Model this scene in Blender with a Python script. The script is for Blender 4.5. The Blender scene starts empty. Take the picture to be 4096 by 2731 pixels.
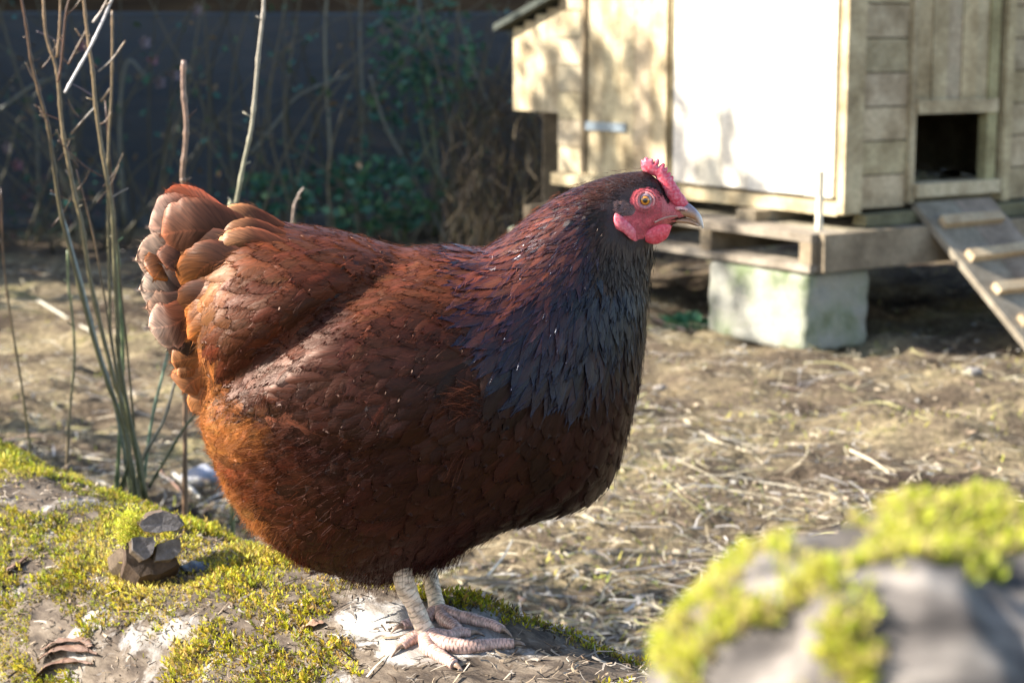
import bpy, math, random
import numpy as np
from mathutils import Vector, noise
from mathutils.bvhtree import BVHTree
from mathutils.geometry import delaunay_2d_cdt
random.seed(7); RS = np.random.RandomState(11)
R = math.radians
# ------------------------------------------------------------------ camera, sky, sun, exposure
FPX = 40 / 22.3 * 4096; PITCH = R(9.4); CAMZ = .82
scene = bpy.context.scene
cam = bpy.data.cameras.new('camera'); camo = bpy.data.objects.new('camera', cam); scene.collection.objects.link(camo)
camo.location = (0, 0, CAMZ); camo.rotation_euler = (math.pi/2 - PITCH, 0, 0)
cam.sensor_width = 22.3; cam.lens = 40; cam.clip_start = .02; cam.clip_end = 400
cam.dof.use_dof = True; cam.dof.focus_distance = 1.475; cam.dof.aperture_fstop = 6.6
scene.camera = camo
SUN = Vector((-.83, -.05, .54)).normalized()
w = bpy.data.worlds.new('World'); scene.world = w; w.use_nodes = True
sk = w.node_tree.nodes.new('ShaderNodeTexSky'); sk.sky_type = 'NISHITA'; sk.sun_disc = False
sk.sun_elevation = math.asin(SUN.z); sk.sun_rotation = math.atan2(SUN.x, SUN.y)
w.node_tree.links.new(sk.outputs[0], w.node_tree.nodes['Background'].inputs[0])
w.node_tree.nodes['Background'].inputs[1].default_value = .11
sl = bpy.data.lights.new('sun', 'SUN'); sl.energy = 5.0; sl.angle = R(.5); sl.color = (1, .95, .86)
so = bpy.data.objects.new('sun', sl); scene.collection.objects.link(so)
so.rotation_euler = (-SUN).to_track_quat('-Z', 'Y').to_euler()
scene.view_settings.view_transform = 'Standard'; scene.view_settings.look = 'None'
scene.view_settings.exposure = 1.82; scene.view_settings.gamma = 1
scene.render.engine = 'CYCLES'; scene.cycles.max_bounces = 6; scene.cycles.transparent_max_bounces = 8

cp, sp = math.cos(PITCH), math.sin(PITCH)
def ray(px, py):
    u = (px-2048)/FPX; v = (1365.5-py)/FPX
    return Vector((u, cp+v*sp, -sp+v*cp))
def P(px, py, Y):
    d = ray(px, py); return Vector((0, 0, CAMZ)) + d*(Y/d.y)
def G(px, py, z=0.):
    d = ray(px, py); return Vector((0, 0, CAMZ)) + d*((z-CAMZ)/d.z)

# ------------------------------------------------------------------ object helpers
def tag(o, label=None, cat=None, group=None, kind=None):
    if label: o['label'] = label
    if cat: o['category'] = cat
    if group: o['group'] = group
    if kind: o['kind'] = kind
    return o
def link(name, me, mats=(), parent=None):
    o = bpy.data.objects.new(name, me); scene.collection.objects.link(o)
    for m in (mats if isinstance(mats, (list, tuple)) else [mats]): me.materials.append(m)
    if parent: o.parent = parent; o.matrix_parent_inverse = parent.matrix_basis.inverted()
    return o
def empty(name, loc):
    o = bpy.data.objects.new(name, None); scene.collection.objects.link(o); o.location = loc
    o.empty_display_size = .05
    return o
def mesh_np(name, V, F, col=None, fuv=None, smooth=True, midx=None):
    """V (n,3); F list of arrays (m,k) of one polygon size each."""
    me = bpy.data.meshes.new(name)
    V = np.asarray(V, np.float32)
    if not isinstance(F, list): F = [F]
    F = [np.asarray(f, np.int32) for f in F if len(f)]
    loops = np.concatenate([f.ravel() for f in F]); sizes = np.concatenate([np.full(len(f), f.shape[1], np.int32) for f in F])
    starts = np.concatenate([[0], np.cumsum(sizes)[:-1]]).astype(np.int32)
    me.vertices.add(len(V)); me.vertices.foreach_set('co', V.ravel())
    me.loops.add(len(loops)); me.loops.foreach_set('vertex_index', loops)
    me.polygons.add(len(sizes)); me.polygons.foreach_set('loop_start', starts); me.polygons.foreach_set('loop_total', sizes)
    me.polygons.foreach_set('use_smooth', np.full(len(sizes), bool(smooth)))
    if midx is not None: me.polygons.foreach_set('material_index', np.asarray(midx, np.int32))
    if col is not None:
        a = me.attributes.new('Col', 'FLOAT_COLOR', 'POINT'); c = np.ones((len(V), 4), np.float32); c[:, :3] = col
        a.data.foreach_set('color', c.ravel())
    if fuv is not None:
        a = me.attributes.new('fuv', 'FLOAT_VECTOR', 'POINT'); a.data.foreach_set('vector', np.asarray(fuv, np.float32).ravel())
    me.update(calc_edges=True); me.validate()
    return me

# ------------------------------------------------------------------ materials
def newmat(name):
    m = bpy.data.materials.new(name); m.use_nodes = True
    nt = m.node_tree; return m, nt, nt.nodes['Principled BSDF']
def N(nt, t, **kw):
    n = nt.nodes.new(t)
    for k, v in kw.items():
        if k.startswith('i_'): n.inputs[int(k[2:])].default_value = v
        else: setattr(n, k, v)
    return n
def ramp(nt, fac, stops):
    r = nt.nodes.new('ShaderNodeValToRGB'); e = r.color_ramp.elements
    while len(e) < len(stops): e.new(.5)
    for k, (p, c) in enumerate(stops): e[k].position = p; e[k].color = (*c, 1) if len(c) == 3 else c
    nt.links.new(fac, r.inputs[0]); return r.outputs[0]
def coords(nt, stretch=(1, 1, 1), rot=(0, 0, 0)):
    tc = nt.nodes.new('ShaderNodeTexCoord'); mp = nt.nodes.new('ShaderNodeMapping')
    mp.inputs['Scale'].default_value = stretch; mp.inputs['Rotation'].default_value = rot
    nt.links.new(tc.outputs['Object'], mp.inputs[0]); return mp.outputs[0]
def noisen(nt, vec, scale, detail=6, rough=.6, dist=0.):
    n = nt.nodes.new('ShaderNodeTexNoise'); n.inputs['Scale'].default_value = scale; n.inputs['Detail'].default_value = detail
    n.inputs['Roughness'].default_value = rough; n.inputs['Distortion'].default_value = dist
    if vec is not None: nt.links.new(vec, n.inputs['Vector'])
    return n.outputs['Fac']
def bump(nt, b, h, strength, dist=.002):
    n = nt.nodes.new('ShaderNodeBump'); n.inputs['Strength'].default_value = strength; n.inputs['Distance'].default_value = dist
    nt.links.new(h, n.inputs['Height']); nt.links.new(n.outputs[0], b.inputs['Normal'])
def mixc(nt, a, b, fac, mode='MIX'):
    n = nt.nodes.new('ShaderNodeMix'); n.data_type = 'RGBA'; n.blend_type = mode
    for s, v in ((0, fac), (6, a), (7, b)):
        if isinstance(v, (int, float)): n.inputs[s].default_value = v
        elif isinstance(v, tuple): n.inputs[s].default_value = (*v, 1)
        else: nt.links.new(v, n.inputs[s])
    return n.outputs[2]
def attr(nt, name):
    a = nt.nodes.new('ShaderNodeAttribute'); a.attribute_name = name; return a
def pmat(name, stops, scale=8, stretch=(1, 1, 1), rough=.8, bs=.4, bd=.003, spec=.3, detail=7, rot=(0, 0, 0), usecol=False, fine=None):
    m, nt, b = newmat(name); v = coords(nt, stretch, rot); f = noisen(nt, v, scale, detail)
    c = ramp(nt, f, stops)
    if fine:
        f2 = noisen(nt, v, fine, 4, .7); c = mixc(nt, c, ramp(nt, f2, [(.3, (.55, .55, .55)), (.7, (1.2, 1.2, 1.2))]), .7, 'MULTIPLY'); f = f2
    if usecol: c = mixc(nt, c, attr(nt, 'Col').outputs['Color'], 1., 'MULTIPLY')
    nt.links.new(c, b.inputs['Base Color']); b.inputs['Roughness'].default_value = rough
    b.inputs['Specular IOR Level'].default_value = spec
    if bs: bump(nt, b, f, bs, bd)
    return m
def cmat(name, rough=.7, spec=.3, transl=0., sss=0., sheen=0., var=0., vscale=300, bs=0):
    """colour from the mesh's own pigment attribute"""
    m, nt, b = newmat(name); c = attr(nt, 'Col').outputs['Color']
    if var:
        f = noisen(nt, coords(nt), vscale, 4); c = mixc(nt, c, ramp(nt, f, [(.3, (1-var,)*3), (.7, (1+var,)*3)]), 1., 'MULTIPLY')
        if bs: bump(nt, b, f, bs, .001)
    nt.links.new(c, b.inputs['Base Color']); b.inputs['Roughness'].default_value = rough
    b.inputs['Specular IOR Level'].default_value = spec
    if sss:
        b.inputs['Subsurface Weight'].default_value = sss; b.inputs['Subsurface Radius'].default_value = (1, .3, .2); b.inputs['Subsurface Scale'].default_value = .003
    if transl:
        t = nt.nodes.new('ShaderNodeBsdfTranslucent'); nt.links.new(c, t.inputs[0]); mx = nt.nodes.new('ShaderNodeMixShader')
        mx.inputs[0].default_value = transl; nt.links.new(b.outputs[0], mx.inputs[1]); nt.links.new(t.outputs[0], mx.inputs[2])
        nt.links.new(mx.outputs[0], nt.nodes['Material Output'].inputs[0])
    return m
def feather_mat(name, rough=.42, spec=.34, transl=.18, edge=(.85, .8, .8), edgew=.8, tint=None, streak=.6, stint=(1, .68, .52, 1)):
    m, nt, b = newmat(name); L = nt.links
    c = attr(nt, 'Col').outputs['Color']; fv = attr(nt, 'fuv').outputs['Vector']
    sx = nt.nodes.new('ShaderNodeSeparateXYZ'); L.new(fv, sx.inputs[0])
    ab = N(nt, 'ShaderNodeMath', operation='ABSOLUTE'); L.new(sx.outputs[0], ab.inputs[0])
    # barbs run obliquely from the shaft: coordinate = along - |across|*k
    ml = N(nt, 'ShaderNodeMath', operation='MULTIPLY_ADD'); L.new(ab.outputs[0], ml.inputs[0]); ml.inputs[1].default_value = -.35; L.new(sx.outputs[1], ml.inputs[2])
    cb = nt.nodes.new('ShaderNodeCombineXYZ'); L.new(ml.outputs[0], cb.inputs[0]); L.new(sx.outputs[2], cb.inputs[1])
    mm = N(nt, 'ShaderNodeMath', operation='MULTIPLY'); L.new(sx.outputs[0], mm.inputs[0]); mm.inputs[1].default_value = .06; L.new(mm.outputs[0], cb.inputs[2])
    f = noisen(nt, cb.outputs[0], 26, 3, .65)
    c = mixc(nt, c, ramp(nt, f, [(.3, (.45, .45, .48)), (.5, (1, 1, 1)), (.72, (1.5, 1.4, 1.3))]), streak, 'MULTIPLY')
    # rim: darker pigment at vane edge and tip; tint paints the hackle's blue sheen
    mx = N(nt, 'ShaderNodeMath', operation='MAXIMUM'); L.new(ab.outputs[0], mx.inputs[0]); L.new(sx.outputs[1], mx.inputs[1])
    rm = ramp(nt, mx.outputs[0], [(edgew, (0, 0, 0)), (1., (1, 1, 1))])
    c = mixc(nt, c, mixc(nt, c, edge, 1., 'MULTIPLY') if tint is None else tint, rm)
    # pale shaft
    sh = ramp(nt, ab.outputs[0], [(0, (1, 1, 1)), (.07, (0, 0, 0))]); c = mixc(nt, c, mixc(nt, c, (1.7, 1.5, 1.4), 1., 'MULTIPLY'), sh)
    L.new(c, b.inputs['Base Color']); b.inputs['Roughness'].default_value = rough; b.inputs['Specular IOR Level'].default_value = spec; b.inputs['Specular Tint'].default_value = stint
    bump(nt, b, f, .35, .001)
    t = nt.nodes.new('ShaderNodeBsdfTranslucent'); L.new(c, t.inputs[0]); ms = nt.nodes.new('ShaderNodeMixShader')
    ms.inputs[0].default_value = transl; L.new(b.outputs[0], ms.inputs[1]); L.new(t.outputs[0], ms.inputs[2]); L.new(ms.outputs[0], nt.nodes['Material Output'].inputs[0])
    return m

# ------------------------------------------------------------------ mesh collector
class MB:
    def __init__(s): s.V = []; s.Q = []; s.T = []; s.C = []; s.n = 0
    def add(s, V, Q=(), T=(), col=(1, 1, 1)):
        V = np.asarray(V, float).reshape(-1, 3)
        if len(Q): s.Q.append(np.asarray(Q)+s.n)
        if len(T): s.T.append(np.asarray(T)+s.n)
        s.V.append(V); c = np.asarray(col, float)
        s.C.append(np.tile(c, (len(V), 1)) if c.ndim == 1 else c); s.n += len(V)
    def box(s, o, ax, ay, az, col=(1, 1, 1), jit=0.):
        o, ax, ay, az = map(np.array, (o, ax, ay, az))
        V = [o+i*ax+j*ay+k*az for k in (0, 1) for j in (0, 1) for i in (0, 1)]
        if jit: V = [v+RS.uniform(-jit, jit, 3) for v in V]
        s.add(V, [(0, 2, 3, 1), (4, 5, 7, 6), (0, 1, 5, 4), (2, 6, 7, 3), (0, 4, 6, 2), (1, 3, 7, 5)], col=col)
    def tube(s, pts, rad, n=8, col=(1, 1, 1), caps=True):
        pts = [np.array(p, float) for p in pts]; m = len(pts)
        rad = [rad]*m if isinstance(rad, (int, float)) else rad
        V = []; prev = None
        for i, p in enumerate(pts):
            t = pts[min(i+1, m-1)]-pts[max(i-1, 0)]; t /= np.linalg.norm(t)+1e-9
            if prev is None: a = np.cross(t, (0, 0, 1) if abs(t[2]) < .9 else (0, 1, 0))
            else: a = prev-t*np.dot(prev, t)
            a /= np.linalg.norm(a)+1e-9; prev = a; b = np.cross(t, a)
            for k in range(n):
                th = 2*math.pi*k/n; V.append(p+rad[i]*(math.cos(th)*a+math.sin(th)*b))
        Q = [(i*n+k, i*n+(k+1) % n, (i+1)*n+(k+1) % n, (i+1)*n+k) for i in range(m-1) for k in range(n)]
        T = []
        if caps:
            V.append(pts[0]); V.append(pts[-1])
            T = [(m*n, (k+1) % n, k) for k in range(n)]+[(m*n+1, (m-1)*n+k, (m-1)*n+(k+1) % n) for k in range(n)]
        cc = np.asarray(col, float)
        if cc.ndim == 2: cc = np.concatenate([np.repeat(cc, n, 0), cc[:1], cc[-1:]]) if caps else np.repeat(cc, n, 0)
        s.add(V, Q, T, cc)
    def build(s, name, mats, parent=None, smooth=False, fuv=None):
        F = []
        if s.Q: F.append(np.concatenate(s.Q))
        if s.T: F.append(np.concatenate(s.T))
        return link(name, mesh_np(name, np.concatenate(s.V), F, np.concatenate(s.C), fuv, smooth), mats, parent)

def fb(x, y, z, o=4): return noise.fractal(Vector((x, y, z)), .9, 2.1, o)
def smooth_path(pts, n):
    """Catmull-Rom resample"""
    pts = np.array(pts, float); p = np.vstack([2*pts[0]-pts[1], pts, 2*pts[-1]-pts[-2]]); out = []
    m = len(pts)-1
    for i in np.linspace(0, m-1e-6, n):
        k = int(i); t = i-k; a, b, c, d = p[k:k+4]
        out.append(.5*((2*b)+(-a+c)*t+(2*a-5*b+4*c-d)*t*t+(-a+3*b-3*c+d)*t**3))
    return np.array(out)

# ================================================================== GROUND
def gh(x, y):
    r = math.hypot(x, y-3)
    if r > 25: return 0.
    f = max(0, 1-r/25)
    return f*(.030*fb(x*2.1, y*2.1, 3)+.028*fb(x*7, y*7, 9, 3)+.012*fb(x*19, y*19, 6, 2)+.02*fb(x*.6, y*.6, 1, 2))
def ground():
    n = 260; u = np.linspace(-1, 1, n)
    xs = 4.2*u+76*np.sign(u)*np.abs(u)**7; v = np.linspace(-1, 1, 330); ys = 4.4+4.6*v+80*np.sign(v)*np.abs(v)**9
    X, Y = np.meshgrid(xs, ys); V = np.stack([X.ravel(), Y.ravel(), np.array([gh(x, y) for x, y in zip(X.ravel(), Y.ravel())])], 1)
    a = np.arange(len(ys)-1)[:, None]*n+np.arange(n-1)[None]; a = a.ravel()
    return mesh_np('ground', V, np.stack([a, a+1, a+n+1, a+n], 1))
m, nt, b = newmat('soil'); v = coords(nt)
c = ramp(nt, noisen(nt, v, 2.3, 8, .65), [(.36, (.05, .036, .027)), (.47, (.13, .10, .07)), (.6, (.26, .21, .13)), (.72, (.22, .21, .07))])
c = mixc(nt, c, ramp(nt, noisen(nt, v, 60, 5, .75), [(.35, (.35, .33, .3)), (.65, (1.5, 1.45, 1.35))]), .9, 'MULTIPLY')
nt.links.new(c, b.inputs['Base Color']); b.inputs['Roughness'].default_value = .95; b.inputs['Specular IOR Level'].default_value = .1
bump(nt, b, noisen(nt, v, 45, 6, .7), .9, .02)
tag(link('ground', ground(), m), 'bare earth yard floor littered with dry grass and moss', None, kind='structure')

# ---- litter of dry stalks
def ribbons(pos, length, width, yaw, pitch, curl, cols, segs=4, bend=None):
    n = len(pos); k = segs+1; t = np.linspace(0, 1, k)[None, :, None]
    d = np.stack([np.cos(yaw)*np.cos(pitch), np.sin(yaw)*np.cos(pitch), np.sin(pitch)], 1)[:, None]
    sd = np.stack([-np.sin(yaw), np.cos(yaw), np.zeros(n)], 1)[:, None]
    L = length[:, None, None]; C = curl[:, None, None]
    c = pos[:, None]+d*(t-.5)*L+sd*C*L*(t-.5)**2*2
    c[:, :, 2] += (.25*L[:, :, 0]*(.25-(t[..., 0]-.5)**2)*(RS.rand(n)[:, None]))
    roll = RS.uniform(-.9, .9, n)[:, None, None]; wd = sd*np.cos(roll)+np.array([0, 0, 1.])*np.sin(roll)
    wp = width[:, None, None]*(1-.6*t)
    A = c-wd*wp/2; B = c+wd*wp/2
    V = np.stack([A, B], 2).reshape(-1, 3); base = (np.arange(n)*k*2)[:, None]+np.arange(segs)[None]*2; base = base.ravel()
    return V, np.stack([base, base+1, base+3, base+2], 1), np.repeat(cols, k*2, 0)
def pick(cols, n, j=.25):
    c = np.array(cols)[RS.randint(0, len(cols), n)]; return c*(1+RS.uniform(-j, j, (n, 1)))
def scatter_ground(n, ymin, ymax, power=1.6):
    Y = ymin*(1-RS.rand(n)*(1-(ymin/ymax)**power))**(-1/power); X = RS.uniform(-1, 1, n)*(.34*Y+.25)
    return X, Y
STRAW = [(.52, .43, .27), (.42, .36, .24), (.36, .32, .26), (.58, .5, .36), (.2, .15, .1), (.12, .08, .06), (.40, .37, .34), (.34, .31, .14)]
def litter():
    X, Y = scatter_ground(46000, 1.6, 8.2)
    clump = np.array([fb(x*1.6, y*1.6, 5, 3) for x, y in zip(X, Y)]); keep = clump+RS.rand(len(X))*.9 > .2
    X, Y = X[keep], Y[keep]; n = len(X)
    Z = np.array([gh(x, y) for x, y in zip(X, Y)])+RS.uniform(.002, .018, n)
    ln = RS.uniform(.02, .075, n)*(1+(RS.rand(n) > .9)*1.5); wd = RS.uniform(.001, .0030, n)*np.where(RS.rand(n) > .93, 2.0, 1)
    V, F, C = ribbons(np.stack([X, Y, Z], 1), ln, wd, RS.uniform(0, 6.28, n), RS.normal(0, .16, n), RS.normal(0, .35, n), pick(STRAW, n))
    o = link('dry_grass', mesh_np('dry_grass', V, F, C), cmat('straw', .75, .25, .12))
    tag(o, 'tangle of dry straw coloured stalks strewn over the earth', 'dry grass', kind='stuff')
    # small chips, leaf fragments
    n = 15000; X, Y = scatter_ground(n, 1.6, 8.2); Z = np.array([gh(x, y) for x, y in zip(X, Y)])+RS.uniform(.001, .01, n)
    V, F, C = ribbons(np.stack([X, Y, Z], 1), RS.uniform(.006, .018, n), RS.uniform(.004, .011, n), RS.uniform(0, 6.28, n), RS.normal(0, .35, n),
                      RS.normal(0, .3, n), pick([(.2, .14, .09), (.3, .22, .13), (.12, .09, .07), (.38, .3, .2), (.27, .25, .22), (.1, .07, .05)], n), 2)
    tag(link('leaf_litter', mesh_np('leaf_litter', V, F, C), cmat('litter', .7, .3, .1)), 'crumbled brown leaf fragments and wood chips lying on the soil', 'leaf litter', kind='stuff')
    n = 26000; X, Y = scatter_ground(n, 1.6, 7.5)
    k = np.array([fb(x*2.2, y*2.2, 40, 3) for x, y in zip(X, Y)]); kk = k+RS.normal(0, .12, n) > .12; X, Y = X[kk], Y[kk]; n = len(X)
    Z = np.array([gh(x, y) for x, y in zip(X, Y)])+RS.uniform(.0, .008, n)
    V, F, C = ribbons(np.stack([X, Y, Z], 1), RS.uniform(.008, .02, n), RS.uniform(.002, .004, n), RS.uniform(0, 6.28, n), RS.uniform(.2, 1.3, n),
                      RS.normal(0, .3, n), pick([(.38, .38, .06), (.45, .39, .10), (.26, .30, .06), (.42, .34, .12)], n), 2)
    tag(link('ground_moss', mesh_np('ground_moss', V, F, C), cmat('gmoss', .8, .2, .3)), 'yellow green moss patches creeping over the yard soil', 'moss', kind='stuff')
litter()

# ================================================================== LOG
LA = Vector((-.71, 2.26)); LB = Vector((.039, 1.386)); LD = (LB-LA).normalized(); LN = Vector((LD.y, -LD.x))   # LN points right/back
if LN.x > 0: LN = -LN            # towards camera-left
LZ, LR = .155, .170
L0, L1 = -.75, 1.42
def log_point(s, th, r=None):
    """s metres along, th angle: 0 = top, + towards LN"""
    c = LA+LD*s
    rr = LR+.012*fb(s*3, th*1.2, 7, 3)+.010*math.sin(s*6+1.3)+.0045*fb(s*16, math.sin(th)*3, math.cos(th)*3, 4)+.004*math.sin(th*5+s*3)
    # keep a flat pad where the hen stands
    rr += -.006*math.exp(-((s-1.07)/.10)**2)*math.exp(-(th/.5)**2)
    if r: rr += r
    x = c.x+LN.x*math.sin(th)*rr; y = c.y+LN.y*math.sin(th)*rr
    return Vector((x, y, LZ-.024*max(0, .98-s)+rr*math.cos(th)))
def build_log():
    ns, nth = 330, 150
    S = np.linspace(L0, L1, ns); V = []; 
    for s in S:
        for k in range(nth): V.append(log_point(s, -math.pi+2*math.pi*k/nth))
    a = (np.arange(ns-1)[:, None]*nth+np.arange(nth)[None]); b_ = (np.arange(ns-1)[:, None]*nth+(np.arange(nth)+1)[None] % nth)
    Q = np.stack([a.ravel(), b_.ravel(), (b_+nth).ravel(), (a+nth).ravel()], 1)
    V.append(Vector((*(LA+LD*L0), LZ))); V.append(Vector((*(LA+LD*L1), LZ))); n0 = ns*nth
    T = [(n0, (k+1) % nth, k) for k in range(nth)]+[(n0+1, (ns-1)*nth+k, (ns-1)*nth+(k+1) % nth) for k in range(nth)]
    return mesh_np('trunk', np.array(V), [Q, np.array(T)])
m, nt, b = newmat('log_bark'); v = coords(nt, (1, 1, 1), (0, 0, -math.atan2(LD.y, LD.x)))
mp = nt.nodes.new('ShaderNodeMapping'); mp.inputs['Scale'].default_value = (.35, 1, 1); nt.links.new(v, mp.inputs[0]); vs = mp.outputs[0]
f1 = noisen(nt, v, 9, 8, .7, .6); f2 = noisen(nt, vs, 55, 6, .7)
bark = ramp(nt, f2, [(.3, (.02, .014, .010)), (.45, (.06, .043, .03)), (.6, (.13, .10, .072)), (.75, (.25, .21, .17))])
bare = ramp(nt, noisen(nt, vs, 30, 6, .6), [(.3, (.17, .15, .13)), (.55, (.34, .31, .28)), (.8, (.52, .49, .45))])
vd = nt.nodes.new('ShaderNodeVectorMath'); vd.operation = 'DISTANCE'; tc_ = nt.nodes.new('ShaderNodeTexCoord'); nt.links.new(tc_.outputs['Object'], vd.inputs[0]); vd.inputs[1].default_value = (-.085, 1.475, .32)
pd = N(nt, 'ShaderNodeMath', operation='MULTIPLY_ADD'); nt.links.new(vd.outputs['Value'], pd.inputs[0]); pd.inputs[1].default_value = -2.4; pd.inputs[2].default_value = .23
pm = N(nt, 'ShaderNodeMath', operation='MAXIMUM'); nt.links.new(pd.outputs[0], pm.inputs[0]); pm.inputs[1].default_value = 0
pa = N(nt, 'ShaderNodeMath', operation='ADD'); nt.links.new(f1, pa.inputs[0]); nt.links.new(pm.outputs[0], pa.inputs[1])
c = mixc(nt, bark, bare, ramp(nt, pa.outputs[0], [(.56, (0, 0, 0)), (.64, (1, 1, 1))]))
nt.links.new(c, b.inputs['Base Color']); b.inputs['Roughness'].default_value = .85; b.inputs['Specular IOR Level'].default_value = .25
bump(nt, b, f2, .8, .006); LOGMAT = m
log_root = empty('fallen_log', (LA.x+LD.x*.4, LA.y+LD.y*.4, 0))
tag(log_root, 'long mossy fallen log the hen is standing on', 'log')
log_me = build_log(); link('trunk', log_me, LOGMAT, log_root)
log_bvh = BVHTree.FromPolygons([v.co for v in log_me.vertices], [tuple(p.vertices) for p in log_me.polygons])
CAM = Vector((0, 0, CAMZ))
def on_log(px, py, up=0.):
    h = log_bvh.ray_cast(CAM, ray(px, py).normalized())
    if h[0] is None: h = log_bvh.find_nearest(P(px, py, 1.7))
    return h[0]+h[1].normalized()*up if up else h[0].copy()
def proj(p):
    d = p-CAM; f = d.y*cp-d.z*sp; return 2048+FPX*d.x/f, 1365.5-FPX*(d.y*sp+d.z*cp)/f

# moss sprigs: tiny leaflets around a short stem
def sprigs(P0, Nn, size, cols, leaf=5):
    n = len(P0); P0 = np.asarray(P0); Nn = np.asarray(Nn)
    # tangent frame
    r = RS.normal(size=(n, 3)); T = np.cross(Nn, r); T /= np.linalg.norm(T, axis=1)[:, None]+1e-9; B = np.cross(Nn, T)
    lean = RS.normal(0, .45, (n, 2)); ax = Nn+T*lean[:, :1]+B*lean[:, 1:]; ax /= np.linalg.norm(ax, axis=1)[:, None]
    V = []; C = []
    for k in range(leaf):
        h = (k+.3)/leaf; ang = k*2.4+RS.rand(n)*6; rad = (np.cos(ang)[:, None]*T+np.sin(ang)[:, None]*B)
        up = .55+.5*h
        c0 = P0+ax*(size*h)[:, None]; d = rad*.75+ax*up; d /= np.linalg.norm(d, axis=1)[:, None]
        sd = np.cross(d, ax); sd /= np.linalg.norm(sd, axis=1)[:, None]+1e-9
        l = size[:, None]*(.75-.25*h); wd = l*.2
        tip = c0+d*l+ax*l*.12; mid = c0+d*l*.45
        V.append(np.stack([c0, mid-sd*wd, tip, mid+sd*wd], 1)); C.append(np.repeat((cols*(.75+.5*h))[:, None], 4, 1))
    V = np.stack(V, 1).reshape(-1, 3); C = np.stack(C, 1).reshape(-1, 3)
    return V, np.arange(len(V)).reshape(-1, 4), C
MOSS = [(.38, .35, .010), (.47, .41, .012), (.25, .28, .015), (.48, .34, .03), (.32, .19, .04), (.10, .075, .03)]
MOSSM = cmat('moss', .65, .3, .35)
def log_moss():
    n = 120000; s = RS.uniform(L0, L1, n); th = RS.uniform(-1.2, 2.3, n); P0 = []; NN = []; sz = []; cc = []
    for i in range(n):
        a = s[i]; t = th[i]
        d = fb(a*5, t*1.5, 20, 4)+.35*fb(a*19, t*5, 31, 2)
        # richer towards the far (left) end and the camera side, thinner round the feet
        bias = .15+.3*max(0, (.75-a))-.10*math.exp(-((a-.86)/.1)**2)*(t < .6)+.14*(t > .6)
        foot = math.exp(-((a-1.06)/.11)**2-((t-.15)/.45)**2)
        if d+bias-.8*foot+RS.normal(0, .07) < .02: continue
        q = fb(a*7, t*3, 50, 3); p = log_point(a, t, -.001+.010*max(0, q+.1)*RS.rand()); cth = Vector((LN.x*math.sin(t), LN.y*math.sin(t), math.cos(t)))
        P0.append(p); NN.append((cth+Vector((0, 0, .5))).normalized()); pass
        sz.append((.0038+.0045*max(0, q+.4))*RS.uniform(.6, 1.4))
        g = np.array(MOSS[RS.randint(6)]); far = max(0., min(1., (.9-a)/1.2))
        g = g*(1-.5*far)+.5*far*np.array((.27, .33, .05)); br = fb(a*4, t*2, 77, 3)
        g = g*(1+.5*br) if br < 0 else g*(1-br*.4)+np.array((.5, .36, .12))*br*.6
        cc.append(g*RS.uniform(.75, 1.25))
    V, Q, C = sprigs(P0, NN, np.array(sz), np.array(cc), 5)
    o = link('moss', mesh_np('moss', V, Q, C, smooth=False), MOSSM, log_root); o['kind'] = 'stuff'
    # crumbs of bark and dead stalks
    n = 9000; s = RS.uniform(-.2, L1, n); th = RS.uniform(-.8, 2.0, n)
    pos = np.array([log_point(a, t, .0022) for a, t in zip(s, th)]); ln = RS.uniform(.004, .016, n)*(1+(RS.rand(n) > .93)*1.5)
    V, F, C = ribbons(pos, ln, RS.uniform(.0007, .003, n), RS.uniform(0, 6.28, n), RS.normal(0, .35, n), RS.normal(0, .4, n),
                      pick([(.16, .11, .07), (.07, .05, .035), (.24, .18, .12), (.32, .26, .2), (.2, .17, .14)], n), 3)
    o = link('bark_crumbs', mesh_np('bark_crumbs', V, F, C), cmat('crumbs', .8, .2, 0), log_root); o['kind'] = 'stuff'
log_moss()

# broken branch stub: split prisms with grey end faces
GREYWOOD = pmat('grey_end_grain', [(.3, (.09, .08, .08)), (.6, (.17, .155, .155)), (.8, (.27, .25, .24))], 60, rough=.85, bs=.5, fine=300, usecol=True)
def prism(mb, poly, Y, back, col_end=(1, 1, 1), col_side=(.9, .7, .45), n=64, scale2=1.05, rough=.0006):
    pts = [P(*p, Y) for p in poly]; m = len(pts)
    pts = np.array([list(p) for p in pts]); pts = np.array([pts[int(i)]*(1-i % 1)+pts[(int(i)+1) % m]*(i % 1) for i in np.arange(n)*m/n])
    c = pts.mean(0); bk = np.array(back)
    rings = [pts*1., pts*1.+bk*.08, pts+bk*.5, pts+bk]
    rings[0] = c+(pts-c)*.985
    out = []; C = []
    for k, r in enumerate(rings):
        sc = 1+(scale2-1)*k/3; rr = (bk*[0, .08, .5, 1][k]+c)+(r-(bk*[0, .08, .5, 1][k]+c))*sc
        for q in rr: out.append(q+np.array([noise.noise(Vector(q*90))*rough*3, noise.noise(Vector(q*80+9))*rough*2, noise.noise(Vector(q*100+5))*rough*3]))
        C += [col_end if k == 0 else col_side]*n
    out.append(out and np.mean(out[:n], 0)+np.array([.0, .001, 0])); C.append(col_end)
    Q = [(k*n+i, (k+1)*n+i, (k+1)*n+(i+1) % n, k*n+(i+1) % n) for k in range(3) for i in range(n)]
    T = [(4*n, i, (i+1) % n) for i in range(n)]
    mb.add(out, Q, T, np.array(C))
def cr(x, y): return (x*.7213, 1600+y*.7213)
stub = empty('branch_stub', on_log(600, 2330)); stub.parent = log_root; stub.matrix_parent_inverse = log_root.matrix_basis.inverted()
YS = on_log(600, 2340).y-.02
mb = MB()
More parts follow.
